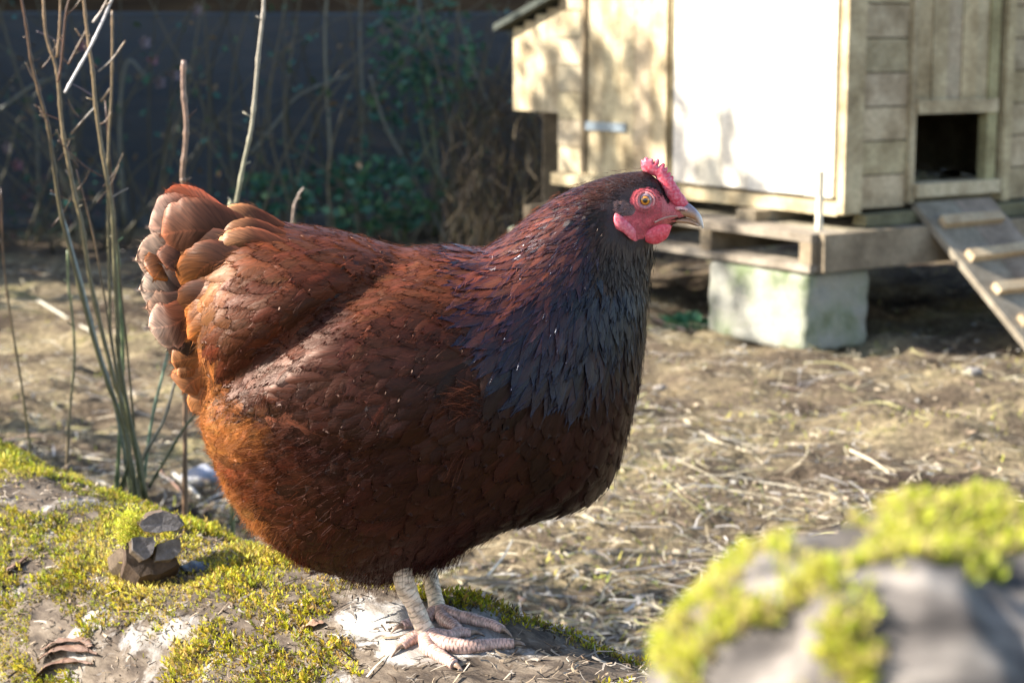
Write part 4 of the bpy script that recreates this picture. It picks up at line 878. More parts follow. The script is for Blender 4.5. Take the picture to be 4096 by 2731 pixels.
# ================================================================== FOREGROUND STUMP
def stump():
    root = empty('tree_stump', (.1215, .51, 0)); tag(root, 'blurred weathered grey stump capped with bright moss in the right foreground', 'stump')
    cx, cy, r0 = .1215, .51, .0875; top = .677; nth, nz = 120, 70; V = []
    prof = []
    for k in range(nz):
        t = k/(nz-1)
        if t < .5: rr = 1+.12*(1-t/.5)**2; z = (top-.068)*t/.5
        else: a = (t-.5)/.5*math.pi/2; rr = math.cos(a)**.65 if a < math.pi/2-1e-6 else 0; z = top-.068+.068*math.sin(a)
        prof.append((rr, z))
    for rr, z in prof:
        for j in range(nth):
            th = 2*math.pi*j/nth; q = Vector((math.cos(th), math.sin(th), z*4)); d = 1+.10*fb(q.x*1.2, q.y*1.2, q.z*.7, 3)+.03*fb(q.x*5, q.y*5, q.z, 3)
            V.append((cx+r0*rr*d*math.cos(th), cy+r0*rr*d*math.sin(th), z+.012*fb(q.x*rr*2, q.y*rr*2, 4, 3)*(z > .3)))
    Q = [(i*nth+j, i*nth+(j+1) % nth, (i+1)*nth+(j+1) % nth, (i+1)*nth+j) for i in range(nz-1) for j in range(nth)]
    m, nt, b = newmat('stump_wood'); v = coords(nt, (.18, 1, 1), (0, .5, .3))
    c = ramp(nt, noisen(nt, v, 75, 5, .6, .3), [(.3, (.03, .025, .022)), (.5, (.10, .088, .078)), (.7, (.22, .20, .175))])
    c = mixc(nt, c, ramp(nt, noisen(nt, coords(nt), 26, 4, .6), [(.35, (.5, .46, .42)), (.65, (1.5, 1.45, 1.4))]), 1., 'MULTIPLY')
    nt.links.new(c, b.inputs['Base Color']); b.inputs['Roughness'].default_value = .85; bump(nt, b, noisen(nt, v, 60), .6, .004)
    me = mesh_np('trunk', V, np.array(Q)); link('trunk', me, m, root)
    bv = BVHTree.FromPolygons([v.co for v in me.vertices], [tuple(p.vertices) for p in me.polygons])
    # moss: cap along the top, a patch lower left, one hanging strip
    zones = [((3300, 2080), 330, 80, -8), ((3050, 2160), 170, 70, -22), ((3650, 2030), 260, 60, 3), ((2960, 2420), 110, 130, 20), ((2740, 2640), 100, 120, 30), ((3350, 2560), 90, 190, -30), ((3450, 2680), 60, 90, -25), ((3900, 2200), 45, 170, -12), ((4000, 2060), 140, 45, 6), ((3250, 2330), 120, 70, 0)]
    P0 = []; NN = []
    for (cx_, cy_), sx_, sy_, an_ in zones:
        for i in range(int(270*(sx_*sy_/20000)**.8)):
            a, b_ = RS.normal(0, .5, 2); a *= sx_; b_ *= sy_; t = R(an_); px = cx_+a*math.cos(t)+b_*math.sin(t); py = cy_-a*math.sin(t)*-1*-1+b_*math.cos(t)
            h = bv.ray_cast(CAM, ray(px, py).normalized())
            if h[0] is None or h[0].y > .9 or fb(h[0].x*45, h[0].y*45, h[0].z*45, 3) > .12: continue
            P0.append(h[0]); NN.append((h[1]+Vector((0, 0, .4))).normalized())
    n = 9000
    for i in range(n):      # also over the top out of the camera's sight
        th = RS.uniform(0, 6.28); rr = r0*math.sqrt(RS.rand())*.9; h = bv.ray_cast(Vector((cx+rr*math.cos(th), cy+rr*math.sin(th), 1.2)), Vector((0, 0, -1)))
        if h[0] is not None and fb(h[0].x*14, h[0].y*14, 3, 3) > -.05 and h[0].y > cy-.03: P0.append(h[0]); NN.append((h[1]+Vector((0, 0, .4))).normalized())
    V, Q, C = sprigs(P0, NN, RS.uniform(.0024, .005, len(P0)), pick([(.42, .43, .04), (.48, .46, .05), (.36, .40, .04), (.46, .38, .12), (.42, .33, .14)], len(P0), .2), 5); print('stump moss', len(P0))
    o = link('moss', mesh_np('moss', V, Q, C, smooth=False), MOSSM, root); o['kind'] = 'stuff'
stump()

# ================================================================== CANES
CANE = cmat('cane_bark', .45, .5, 0, var=.3, vscale=120, bs=.3)
def q5(x, y): return (x*.7015, y*.7015)
def q6(x, y): return (x*.7015, 1000+y*.7015)
GRN = (.06, .065, .026); BRN = (.085, .036, .017); GRY = (.18, .155, .13); TAN = (.2, .125, .065); PURP = (.10, .07, .08)
def cane(mb, pts, Y, w0, w1, c0=GRN, c1_=BRN, nodes=True):
    """pts root..tip in picture px; widths in px"""
    q = [np.array(P(*p, Y[0]+(Y[1]-Y[0])*k/(len(pts)-1) if isinstance(Y, tuple) else Y)) for k, p in enumerate(pts)]
    n = 6*len(pts); c = smooth_path(q, n); y = Y[0] if isinstance(Y, tuple) else Y; k = y/FPX
    r = np.linspace(w0, w1, n)*k*.41; 
    if nodes:
        for i in range(3, n, 7): r[i] *= 1.35
    t = np.linspace(0, 1, n)[:, None]; col = np.array(c0)*(1-t)+np.array(c1_)*t; col = col*(1+RS.normal(0, .12, (n, 1)))
    mb.tube(c, list(r), 9, np.clip(col, .01, 1))
    if nodes:
        for i in range(6, n-2, 5):
            if RS.rand() < .45:
                a = RS.uniform(0, 6.28); d = np.array((math.cos(a), math.sin(a)*.6, RS.uniform(.2, .8))); l = RS.uniform(.005, .014); mb.tube([c[i], c[i]+d*l*.6, c[i]+d*l], [r[i]*.5, r[i]*.4, r[i]*.25], 6, np.clip(col[i]*1.2, 0, 1))
def bush(name, stems, label, cat, base, group=None):
    root = empty(name, base); tag(root, label, cat, group)
    for st in stems:
        mb = MB()
        for s_ in st: cane(mb, *s_)
        mb.build('cane', CANE, root, True)
    return root
y1 = 2.35
b0 = (560, 2050)
stems = [
 [([b0, q6(700, 1000), q6(560, 600), q6(400, 0), q5(340, 1180), q5(300, 900), q5(270, 700), q5(215, 500), q5(175, 330), q5(150, 150), q5(115, -40)], y1, 24, 12, GRN, BRN), ([q5(290, 1085), q5(340, 1120), q5(420, 1145), q5(490, 1135)], y1, 6, 4, BRN, TAN, False), ([q5(200, 600), q5(260, 650), q5(340, 685)], y1-.01, 6, 7, BRN, BRN, False)],
 [([(575, 2040), q6(800, 1200), q6(700, 880), q6(640, 700), q6(520, 200), q5(470, 1300), q5(430, 1130), q5(400, 980), q5(365, 800), q5(345, 640), q5(330, 450), q5(310, 350), q5(262, 200), q5(245, -30)], y1-.03, 26, 13, GRN, TAN), ([q5(375, 970), q5(400, 1010), q5(405, 1040)], y1-.03, 9, 8, GRY, GRY, False), ([q5(405, 765), q5(470, 690), q5(545, 610)], y1-.03, 9, 9, TAN, GRY, False)],
 [([q5(330, 470), q5(350, 350), q5(375, 90), q5(405, -40)], y1-.05, 12, 10, BRN, BRN), ([q5(325, 330), q5(340, 160), q5(345, -20)], y1-.04, 13, 11, TAN, TAN), ([q5(375, 90), q5(430, 40), q5(480, -30)], y1-.05, 8, 7, BRN, TAN, False)],
 [([(590, 2030), q6(690, 700), q6(670, 400), q6(650, 0), q5(640, 1200), q5(610, 1020), q5(580, 850), q5(545, 600), q5(530, 420), q5(510, 280), q5(490, 120), q5(475, -30)], y1-.06, 24, 14, GRN, TAN), ([q5(560, 410), q5(640, 340), q5(715, 235)], y1-.06, 9, 10, GRY, TAN, False), ([q5(575, 580), q5(630, 505)], y1-.06, 11, 11, TAN, TAN, False),
  ([q5(590, 1010), q5(500, 960), q5(430, 900), q5(330, 800)], y1-.05, 7, 5, BRN, BRN, False), ([q5(640, 1125), q5(690, 1095), q5(730, 1075)], y1-.06, 9, 7, GRY, GRY, False), ([q5(530, 550), q5(470, 510), q5(410, 480)], y1-.05, 6, 5, PURP, PURP, False), ([q5(565, 715), q5(605, 690), q5(635, 640)], y1-.05, 8, 7, BRN, TAN, False)],
 [([(600, 2030), q6(650, 600), q6(625, 200), q5(615, 1100), q5(620, 800), q5(635, 550), q5(640, 300), q5(640, 60)], y1+.05, 15, 11, GRN, TAN)],
 [([q5(370, 530), q5(430, 420), q5(510, 280), q5(590, 110), q5(655, -40)], y1-.08, 13, 13, (.55, .5, .48), (.55, .5, .48)), ([q5(530, 130), q5(580, 60), q5(625, -30)], y1-.08, 12, 10, (.5, .42, .36), TAN)],
 [([q5(390, 370), q5(430, 290), q5(490, 180)], y1-.02, 9, 9, BRN, TAN), ([q5(500, 270), q5(460, 210), q5(430, 165)], y1-.02, 7, 8, BRN, TAN)],
 [([(540, 2060), q6(660, 900), q6(560, 560), q6(480, 250), q6(420, 30), q5(345, 1180), q5(300, 950)], y1+.1, 20, 10, GRN, (.3, .36, .36)), ([q5(210, 180), q5(280, 210), q5(340, 245)], y1+.06, 6, 5, PURP, PURP, False)],
 [([(430, 2060), q6(670, 1500-60), q6(740, 1180), q6(700, 900)], y1+.15, 22, 15, GRN, GRN)],
 [([q6(790, 1500), q6(800, 1230), q6(930, 980), q6(990, 780), q6(1010, 745)], y1+.02, 20, 12, GRN, GRY)],
 [([q6(800, 1480), q6(860, 1000), q6(930, 700), q6(970, 530)], y1+.08, 18, 12, (.12, .17, .10), (.12, .17, .12))],
 [([q6(850, 1350), q6(950, 1180), q6(1060, 1000), q6(1180, 880)], y1+.04, 16, 12, GRN, GRN)],
 [([q6(660, 1440), q6(680, 1100), q6(700, 600), q6(680, 200), q6(670, 0), q5(655, 1350), q5(640, 1200)], y1+.12, 22, 16, (.09, .12, .05), (.1, .13, .05))],
 [([q6(640, 1430), q6(700, 1320), q6(740, 1190)], y1, 20, 18, GRN, GRN)],
]
for k in range(13):
    x0 = RS.uniform(150, 430); yy = RS.uniform(250, 950); sg = RS.choice([-1, 1]); L_ = RS.uniform(60, 170)
    stems.append([([(x0, yy), (x0+sg*L_*.35, yy-L_*.45), (x0+sg*L_*.6, yy-L_)], y1+RS.uniform(-.1, .1), 6, 3.5, BRN, TAN)])
for k in range(2):
    x0 = 545+k*22; tx = x0+RS.uniform(-280, -90); stems.append([([(x0, 2060), ((x0*2+tx)/3, 1500), ((x0+2*tx)/3, 1000), (tx, RS.uniform(150, 700))], y1+RS.uniform(-.12, .12), 13, 7, GRN, BRN)])
bush('rose_bush', stems, 'bare rose bush of tall green brown canes behind the left of the log', 'bush', Vector((-.47, y1, 0)))
def single(pts, Y, w0, w1, c0, c1_, label, extra=()):
    base = P(*pts[0], Y if not isinstance(Y, tuple) else Y[0]); root = empty('sapling', (base.x, base.y, 0)); tag(root, label, 'sapling', 'single bare stems rising behind the hen')
    mb = MB(); down = (pts[0][0], pts[0][1]+ (base.z*FPX/ (Y if not isinstance(Y, tuple) else Y[0]))); cane(mb, [down]+list(pts), Y, w0, w1, c0, c1_)
    for e in extra: cane(mb, *e)
    mb.build('stem', CANE, root, True); return root
single([(930, 1400), (918, 850), q5(1340, 1180), q5(1390, 930), q5(1430, 750), q5(1450, 580), q5(1475, 300), q5(1500, 80), q5(1505, -30)], 2.5, 22, 17, (.14, .15, .06), (.36, .3, .24), 'tall slender bare sapling rising behind the tail of the hen', [([q5(1330, 1155), q5(1300, 1125)], 2.5, 8, 7, GRY, GRY, False)])
single([(740, 1400), (735, 800), q5(1040, 1000), q5(1055, 850), q5(1062, 700), q5(1045, 500), q5(1048, 345)], 2.55, 24, 24, (.15, .09, .05), (.24, .15, .11), 'short cut off dark brown stem above the tail of the hen', [([q5(1060, 690), q5(1095, 650), q5(1120, 625)], 2.55, 6, 4, BRN, BRN, False)])
single([(275, 1900), q6(380, 1250), q6(400, 900), q6(425, 600), q6(410, 350), q6(390, 200), q6(385, 0)], 2.6, 17, 11, (.13, .07, .05), (.14, .16, .07), 'thin upright stem left of the rose bush with a reddish foot')
single([(120, 1830), q6(160, 1050), q6(120, 750), q6(70, 450), q6(30, 150), q5(15, 1400), q5(5, 1070)], 2.7, 13, 9, GRN, BRN, 'thin leaning stem at the left edge of the picture')
single([(1140, 1300), (1170, 880), (1190, 790), (1215, 750)], 3.0, 16, 8, (.2, .14, .1), (.3, .22, .17), 'little dry twig sticking up above the back of the hen')

# fallen twigs, pale stone, plants on the ground
def gtwig(pts, w, col, label, z=.012):
    mb = MB(); q = [np.array(G(*p, z)) for p in pts]; n = 5*len(q); c = smooth_path(q, n); r = np.array([w*p[1]/FPX*.5 for p in c])*np.linspace(1, .7, n)
    mb.tube(c, list(r), 7, col); tag(mb.build('twig', CANE, None, True), label, 'twig', 'fallen twigs and sticks on the yard floor')
gtwig([(690, 1890), (760, 1950), (800, 1990)], 20, (.5, .45, .38), 'pale thick stick on the ground just right of the rose bush')
gtwig([(780, 2030), (860, 1985), (960, 1935)], 12, (.42, .38, .33), 'grey thin twig between rose bush and fluffy belly')
gtwig([(640, 1880), (690, 1930), (760, 2000)], 9, (.35, .2, .14), 'reddish thin twig beside the pale stick by the bush')
gtwig([(2740, 1680), (2850, 1760), (3010, 1810)], 15, (.5, .42, .28), 'bent straw coloured stick on open ground right of the breast')
gtwig([(3400, 1800), (3500, 1850), (3590, 1920)], 13, (.5, .4, .28), 'straight pale stick on the sunlit ground above the stump')
gtwig([(2380, 2290), (2600, 2270), (2780, 2240), (2960, 2235)], 8, (.34, .29, .25), 'long thin bent twig on the shaded ground left of the stump')
gtwig([(1950, 2300), (2010, 2230), (2050, 2160)], 10, (.45, .42, .36), 'short pale twig standing slanted behind the hen feet', .03)
gtwig([(0, 1770), (90, 1750), (180, 1745)], 14, (.4, .26, .17), 'reddish stick lying behind the mossy log at far left')
gtwig([(150, 1200), (300, 1290), (380, 1330)], 14, (.42, .38, .3), 'long grey straw stick behind the canes at left')
gtwig([(2600, 1270), (2680, 1300), (2740, 1320)], 16, (.08, .06, .05), 'dark short stick beside the green weed near the block')
def gstone(px, py, r, col, label):
    p = G(px, py, 0); V = []; nu, nv = 18, 12
    for i in range(nv+1):
        for j in range(nu):
            a = math.pi*i/nv; b_ = 2*math.pi*j/nu; d = Vector((math.sin(a)*math.cos(b_)*1.3, math.sin(a)*math.sin(b_), math.cos(a)*.7)); V.append(tuple(p+d*r*(1+.4*noise.noise(d*1.5+Vector((px, 0, 0))))+Vector((0, 0, r*.4))))
    Q = [(i*nu+j, (i+1)*nu+j, (i+1)*nu+(j+1) % nu, i*nu+(j+1) % nu) for i in range(nv) for j in range(nu)]
    tag(link('stone', mesh_np('stone', V, np.array(Q), np.tile(col, (len(V), 1))), cmat('stone', .7, .3, var=.3, vscale=60)), label, 'stone')
gstone(815, 1930, .028, (.26, .26, .29), 'pale grey stone on the ground left of the fluffy belly')
gstone(3890, 1500, .018, (.2, .18, .16), 'small brownish stone on the dark ground near the ramp foot')
gstone(2640, 1560, .012, (.2, .17, .14), 'tiny brownish pebble on the ground right of the hen breast')
def weed(px, py, n, hgt, col, label, spread=.06, Yo=None):
    p = G(px, py, 0) if Yo is None else P(px, py, Yo); mb = MB(); ln = []
    for i in range(n):
        a = RS.uniform(0, 6.28); rr = spread*math.sqrt(RS.rand()); b_ = np.array(p)+(rr*math.cos(a), rr*math.sin(a), 0); l = hgt*RS.uniform(.4, 1.1); d = np.array([math.cos(a)*.6, math.sin(a)*.6, RS.uniform(.3, 1)]); d /= np.linalg.norm(d)
        s_ = np.cross(d, (0, 0, 1)); s_ /= np.linalg.norm(s_)+1e-6; w_ = l*.22; m_ = b_+d*l*.5; t_ = b_+d*l-np.array([0, 0, l*.25])
        mb.add([b_, m_-s_*w_, t_, m_+s_*w_], [(0, 1, 2, 3)], col=np.array(col)*RS.uniform(.6, 1.4))
    o = mb.build('weed', cmat('weed_leaf', .5, .4, .3)); tag(o, label, 'weed'); return o
weed(2770, 1310, 90, .07, (.04, .13, .06), 'dark green leafy weed growing beside the concrete block', .07)
weed(1000, 1900, 26, .03, (.15, .3, .05), 'small bright green seedling between twigs below the tail', .03)

# ================================================================== COOP
C0 = np.array((.90, 4.95, 0)); A_ = np.array((-.56, .83, 0)); A_ /= np.linalg.norm(A_); B_ = np.array((A_[1], -A_[0], 0)); Z_ = np.array((0, 0, 1.))
def cb(mb, a0, a1, b0_, b1, z0, z1, col=(1, 1, 1), jit=.0): mb.box(C0+A_*a0+B_*b0_+Z_*z0, A_*(a1-a0), B_*(b1-b0_), Z_*(z1-z0), col, jit)
def wj(lo=.8, hi=1.15): g = RS.uniform(lo, hi); return (g*RS.uniform(.97, 1.04), g, g*RS.uniform(.9, 1.05))
WOOD = pmat('weathered_wood', [(.25, (.20, .145, .08)), (.42, (.36, .28, .17)), (.58, (.53, .43, .28)), (.72, (.43, .37, .24))], 9, (1, 1, 1), rough=.8, usecol=True, fine=90)
OLDW = pmat('pallet_wood', [(.25, (.10, .08, .055)), (.5, (.24, .20, .145)), (.75, (.37, .32, .24))], 9, rough=.85, usecol=True, fine=90)
FELT = pmat('roof_felt', [(.3, (.03, .035, .03)), (.7, (.07, .075, .06))], 30, rough=.9)
GALV = pmat('galvanised', [(.3, (.28, .34, .38)), (.7, (.42, .48, .52))], 60, rough=.45, spec=.6); GALV.node_tree.nodes['Principled BSDF'].inputs['Metallic'].default_value = .5
coop = empty('chicken_coop', C0+A_*.6+B_*.5); tag(coop, 'raised wooden chicken coop with pale sunlit door panels and a small dark pop hole', 'chicken coop')
WT = 1.22; LA_, LB_ = 1.33, 1.15; zb = .385
# long side wall (sunlit): siding at the far end, frame
mb = MB(); z = zb
while z < WT: cb(mb, 1.150, LA_, -.004-.012*RS.rand()*.3, .018, z, min(z+.083, WT), wj()); z += .087
z = zb
mb.build('side_siding', WOOD, coop)
mb = MB(); cb(mb, 0, LA_, .020, .035, zb, WT, (.6, .6, .6)); mb.build('side_wall', WOOD, coop)
mb = MB()
for k in range(6): a = .020+k*.1155; cb(mb, a, a+.1135, -.03, .018, .392+.002*(k % 2), WT-.02, wj(1.0, 1.15))  # door boards get a paler wood colour to carry the blown-out sunlight
wp_ = mb.build('sunlit_door', pmat('sunlit_pale_wood', [(.25, (.52, .46, .36)), (.5, (.68, .62, .52)), (.75, (.78, .74, .66))], 5, rough=.7, usecol=True, fine=90), coop); wp_['label'] = 'door panel with its full sun glare put into a pale wood colour'
mb = MB()
for k in range(5): a = .748+k*.0795; cb(mb, a, a+.077, -.022, .018, .386, WT-.02, wj(.85, 1.1))
dr = mb.build('plank_door', WOOD, coop)
mb = MB(); cb(mb, .94, 1.15, -.03, -.024, .530, .556, jit=.001); mb.build('hinge', GALV, dr)
mb = MB(); cb(mb, .703, .716, -.034, .015, .40, WT, (.5, .5, .45)); cb(mb, 1.152, 1.172, -.03, 0, .39, WT, (.6, .55, .5)); mb.build('door_jamb', WOOD, coop)
mb = MB(); cb(mb, -.005, LA_, -.036, .02, .345, .382, (.95, .95, .9)); cb(mb, -.030, -.003, -.036, .03, .352, WT, (1, 1, .95)); mb.build('sill_rail', WOOD, coop)
# end wall (shaded) with pop hole
mb = MB(); z = .362
while z < WT:
    h = .087; cb(mb, -.018+.004*RS.rand(), .004, .012, .205, z, min(z+h, WT), wj(.8, 1.1)); cb(mb, -.018+.004*RS.rand(), .004, .60, LB_, z, min(z+h, WT), wj(.85, 1.1)); z += .0915
cb(mb, .006, .02, .012, .226, .362, WT, (.5, .5, .5)); cb(mb, .006, .02, .55, LB_, .362, WT, (.5, .5, .5)); cb(mb, .006, .02, .226, .55, .62, WT, (.5, .5, .5)); cb(mb, .006, .02, .226, .55, .362, .425, (.5, .5, .5))
mb.build('end_siding', WOOD, coop)
mb = MB(); cb(mb, -.030, .003, .206, .228, .37, WT, wj()); cb(mb, -.030, .003, .512, .55, .40, WT, (.7, .75, .6)); cb(mb, -.040, .003, .572, .602, .36, WT, wj(.9, 1)); mb.build('door_post', WOOD, coop)
mb = MB()
for k in range(5): b0_ = .230+k*.0585; cb(mb, -.022-.004*(k % 2), .002, b0_, b0_+.0565, .645, WT-.03, wj(.75, 1.05))
sh = mb.build('pop_door', WOOD, coop)
mb = MB(); cb(mb, -.036, -.0265, .229, .548, .612, .650, wj(1, 1.1)); mb.build('bottom_rail', WOOD, sh)
mb = MB(); cb(mb, -.045, .012, .229, .560, .385, .422, wj(.95, 1.1)); mb.build('pop_hole_sill', WOOD, coop)
mb = MB(); cb(mb, LA_-.02, LA_-.003, .036, LB_, .36, WT, (.8, .8, .8)); cb(mb, .02, LA_-.025, LB_-.02, LB_-.002, .36, WT, (.8, .8, .8)); mb.build('rear_wall', WOOD, coop)
mb = MB(); cb(mb, .022, LA_-.026, .036, LB_-.022, .365, .385, (.3, .27, .22)); mb.build('coop_floor', WOOD, coop)
mb = MB()
v_ = [C0+A_*a+B_*b_+Z_*z for a in (-.10, LA_+.10) for b_, z in ((-.12, WT-.0), (LB_/2, WT+.3), (LB_+.12, WT), (LB_+.12, WT-.02), (LB_/2, WT+.28), (-.12, WT-.02))]
mb.add(v_, [(0, 6, 7, 1), (1, 7, 8, 2), (2, 8, 9, 3), (3, 9, 10, 4), (4, 10, 11, 5), (5, 11, 6, 0), (0, 1, 4, 5), (1, 2, 3, 4), (6, 11, 10, 7), (7, 10, 9, 8)]); mb.build('roof', FELT, coop)
mb = MB(); v_ = [C0+A_*a+B_*b_+Z_*z for a in (.0, LA_) for b_, z in ((0, WT-.03), (LB_/2, WT+.27), (LB_, WT-.03))]; mb.add(v_, [], [(0, 1, 2), (3, 5, 4)], (.8, .8, .8)); mb.build('gable', WOOD, coop)
n = 500; cc_ = np.array([C0+A_*RS.uniform(.03, .3)+B_*RS.uniform(.24, .54)+Z_*RS.uniform(.388, .40+.05*RS.rand()) for _ in range(n)])
V, F, C = ribbons(cc_, RS.uniform(.03, .08, n), RS.uniform(.002, .004, n), RS.uniform(0, 6.28, n), RS.normal(0, .3, n), RS.normal(0, .4, n), pick(STRAW, n)); o = link('bedding', mesh_np('bedding', V, F, C), cmat('bedding_straw', .8, .2, .1), coop); o['kind'] = 'stuff'
# nest box with its lean-to lid
nb_ = MB()
for k in range(4): a = LA_+.004+k*.066; zt = .925-(a-LA_+.03)*.31; cb(nb_, a, a+.063, -.004, .014, .576, zt, wj(.8, 1.1))
cb(nb_, LA_+.002, LA_+.264, .016, .6, .578, .83, (.7, .7, .7)); nbx = nb_.build('nest_box', WOOD, coop)
mb = MB(); o_ = C0+A_*(LA_-.02)+B_*(-.05)+Z_*.945; mb.box(o_, A_*.34-Z_*.105, B_*.7, Z_*.022); mb.build('nest_box_lid', FELT, nbx)
# pallet
pal = empty('pallet', C0+A_*-.077+B_*-.209); tag(pal, 'weathered grey wooden pallet carrying the coop on concrete blocks', 'pallet')
a0, b0_ = -.085, -.205
mb = MB()
for k in range(9): bb = b0_+k*.165; cb(mb, a0, 1.12, bb, bb+.14, .292, .312, wj(.9, 1.3), .002)
mb.build('deck_board', OLDW, pal)
mb = MB()
for aa in (a0+.0, .32, .75, 1.2): cb(mb, aa, aa+.045, b0_+.004, 1.15, .232, .290, (.9, .82, .72))
mb.build('stringer', OLDW, pal)
mb = MB(); cb(mb, a0-.002, 1.12, b0_-.002, b0_+.09, .212, .231, wj(1, 1.2)); cb(mb, a0-.002, 1.12, .5, .6, .212, .231, wj()); mb.build('bottom_board', OLDW, pal)
mb = MB(); cb(mb, a0-.022, a0-.003, b0_+.03, 1.25, .214, .314, (.95, .88, .8), .002); mb.build('face_board', OLDW, pal)
mb = MB(); cb(mb, -.05, -.0, .03, .30, .316, .350, (.8, .85, .65), .003); cb(mb, -.05, 0, .36, 1.2, .316, .352, (.8, .85, .65), .003)
cb(mb, .25, .33, -.1, 1., .314, .343, (1, .95, .85)); cb(mb, .85, .92, -.1, 1., .314, .343, (1, .95, .85)); tag(mb.build('bearer', OLDW), 'mossy grey timber bearers wedged between pallet and coop floor', 'timber')
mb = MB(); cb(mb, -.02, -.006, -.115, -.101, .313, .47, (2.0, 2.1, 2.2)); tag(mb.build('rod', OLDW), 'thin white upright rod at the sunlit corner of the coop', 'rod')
# concrete blocks
CONC = pmat('concrete', [(.34, (.12, .15, .07)), (.45, (.27, .28, .20)), (.55, (.33, .315, .26)), (.75, (.22, .225, .20))], 7, rough=.95, fine=140, bs=.9, bd=.004)
def block(a0, a1, b0_, b1, label):
    n = 14; V = []; F = []; cen = C0+A_*(a0+a1)/2+B_*(b0_+b1)/2+Z_*.1; hs = np.array(((a1-a0)/2, (b1-b0_)/2, .1055)); vid = {}
    for ax in range(3):
        for sg in (-1, 1):
            for i in range(n):
                for j in range(n):
                    q = []
                    for di, dj in ((0, 0), (1, 0), (1, 1), (0, 1)):
                        u = [0, 0, 0]; u[ax] = sg; u[(ax+1) % 3] = -1+2*(i+di)/n; u[(ax+2) % 3] = -1+2*(j+dj)/n; key = tuple(round(t, 4) for t in u)
                        if key not in vid:
                            p = np.array(u)*hs; r = .012; inner = np.clip(p, -(hs-r), hs-r); d = p-inner; L = np.linalg.norm(d); p = inner+d/L*r if L > 1e-9 else p
                            w_ = cen+A_*p[0]+B_*p[1]+Z_*p[2]; w_ = w_+np.array([noise.noise(Vector(w_*30+k*9))*.006+noise.noise(Vector(w_*90+k*9))*.003 for k in range(3)]); vid[key] = len(V); V.append(w_)
                        q.append(vid[key])
                    F.append(q if sg > 0 else q[::-1])
    tag(link('concrete_block', mesh_np('concrete_block', V, np.array(F)), CONC), label, 'concrete block', 'concrete blocks under the coop pallet')
block(-.070, .33, -.20, .03, 'pale mossy concrete block under the near corner of the pallet')
block(1.05, 1.4, -.16, .04, 'concrete block under the far left corner of the pallet')
block(-.05, .35, .95, 1.15, 'concrete block under the right hand end of the pallet behind the ramp')
# ramp with cleats
rp = empty('ramp', C0+B_*.4-A_*.6); tag(rp, 'sloping plank ramp with light wooden cleats leading up to the pop hole', 'ramp')
top = C0+B_*.215+A_*-.045+Z_*.372; run = -A_*.45-Z_*.365; L_ = np.linalg.norm(run); rd = run/L_; up_ = np.cross(B_, rd); up_ = up_ if up_[2] > 0 else -up_
mb = MB(); 
for k in range(2): mb.box(top+B_*(k*.155), rd*L_, B_*.152, -up_*.02, (.95+.1*k, .95, .95), .001)
mb.build('plank', OLDW, rp)
CLT = pmat('cleat_wood', [(.3, (.36, .25, .14)), (.7, (.52, .4, .25))], 20, rough=.7, fine=100)
for s_ in (.075, .205, .33, .445, .54):
    mb = MB(); c = top+rd*s_+up_*.0015+B_*.03; mb.box(c, B_*.235+rd*RS.uniform(-.008, .008), rd*.030, up_*.021, wj(.8, 1.15), .0015); mb.build('cleat', CLT, rp)

# ================================================================== BACKGROUND: net, fence, brush, shrubs
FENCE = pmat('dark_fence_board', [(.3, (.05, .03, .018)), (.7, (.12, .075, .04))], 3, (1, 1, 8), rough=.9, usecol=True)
fr = empty('board_fence', (-.5, 8.6, 0)); tag(fr, 'dark brown horizontal board fence behind the blue net', 'fence')
mb = MB()
for k in range(12):
    mb.box((-5, 8.6+.006*(k % 2), .0+k*.155), (10, 0, 0), (0, .025, 0), (0, 0, .163), wj(.7, 1.2))
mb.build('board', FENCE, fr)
for x in np.arange(-5, 5.1, 1.8): mb = MB(); mb.box((x, 8.64, 0), (.09, 0, 0), (0, .065, 0), (0, 0, 1.95), (.8, .8, .8)); mb.build('post', FENCE, fr)
def net():
    root = empty('garden_net', (-1, 8, 0)); tag(root, 'fine dark blue mesh netting stretched in front of the board fence', 'netting')
    V = []; ws = .0040
    x0, x1, zt = -3.2, 1.6, .925
    for x in np.arange(x0, x1, .0115): V.append([(x, 8, 0), (x+ws, 8, 0), (x+ws, 8, zt), (x, 8, zt)])
    for z in np.arange(0, zt, .0115): V.append([(x0, 7.9985, z), (x1, 7.9985, z), (x1, 7.9985, z+ws), (x0, 7.9985, z+ws)])
    V = np.array(V).reshape(-1, 3); V[:, 1] += .03*np.sin(V[:, 0]*2.2)
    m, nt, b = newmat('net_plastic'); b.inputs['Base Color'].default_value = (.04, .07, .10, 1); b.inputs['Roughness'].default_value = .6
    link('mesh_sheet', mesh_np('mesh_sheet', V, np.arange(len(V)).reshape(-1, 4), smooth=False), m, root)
    mb = MB(); mb.tube([(x0, 7.995, zt), ((x0+x1)/2, 7.995, zt-.006), (x1, 7.995, zt)], .005, 6); m2, nt, b = newmat('net_cord'); b.inputs['Base Color'].default_value = (.12, .16, .2, 1); mb.build('top_cord', m2, root, True)
    m3, nt, b = newmat('net_stake'); b.inputs['Base Color'].default_value = (.05, .06, .05, 1)
    for x in (-2.3, -.4, 1.2): mb = MB(); mb.tube([(x, 8.05, 0), (x, 8.05, 1.0)], .012, 8); mb.build('stake', m3, root, True)
net()
LEAF = cmat('leaf', .45, .4, .3)
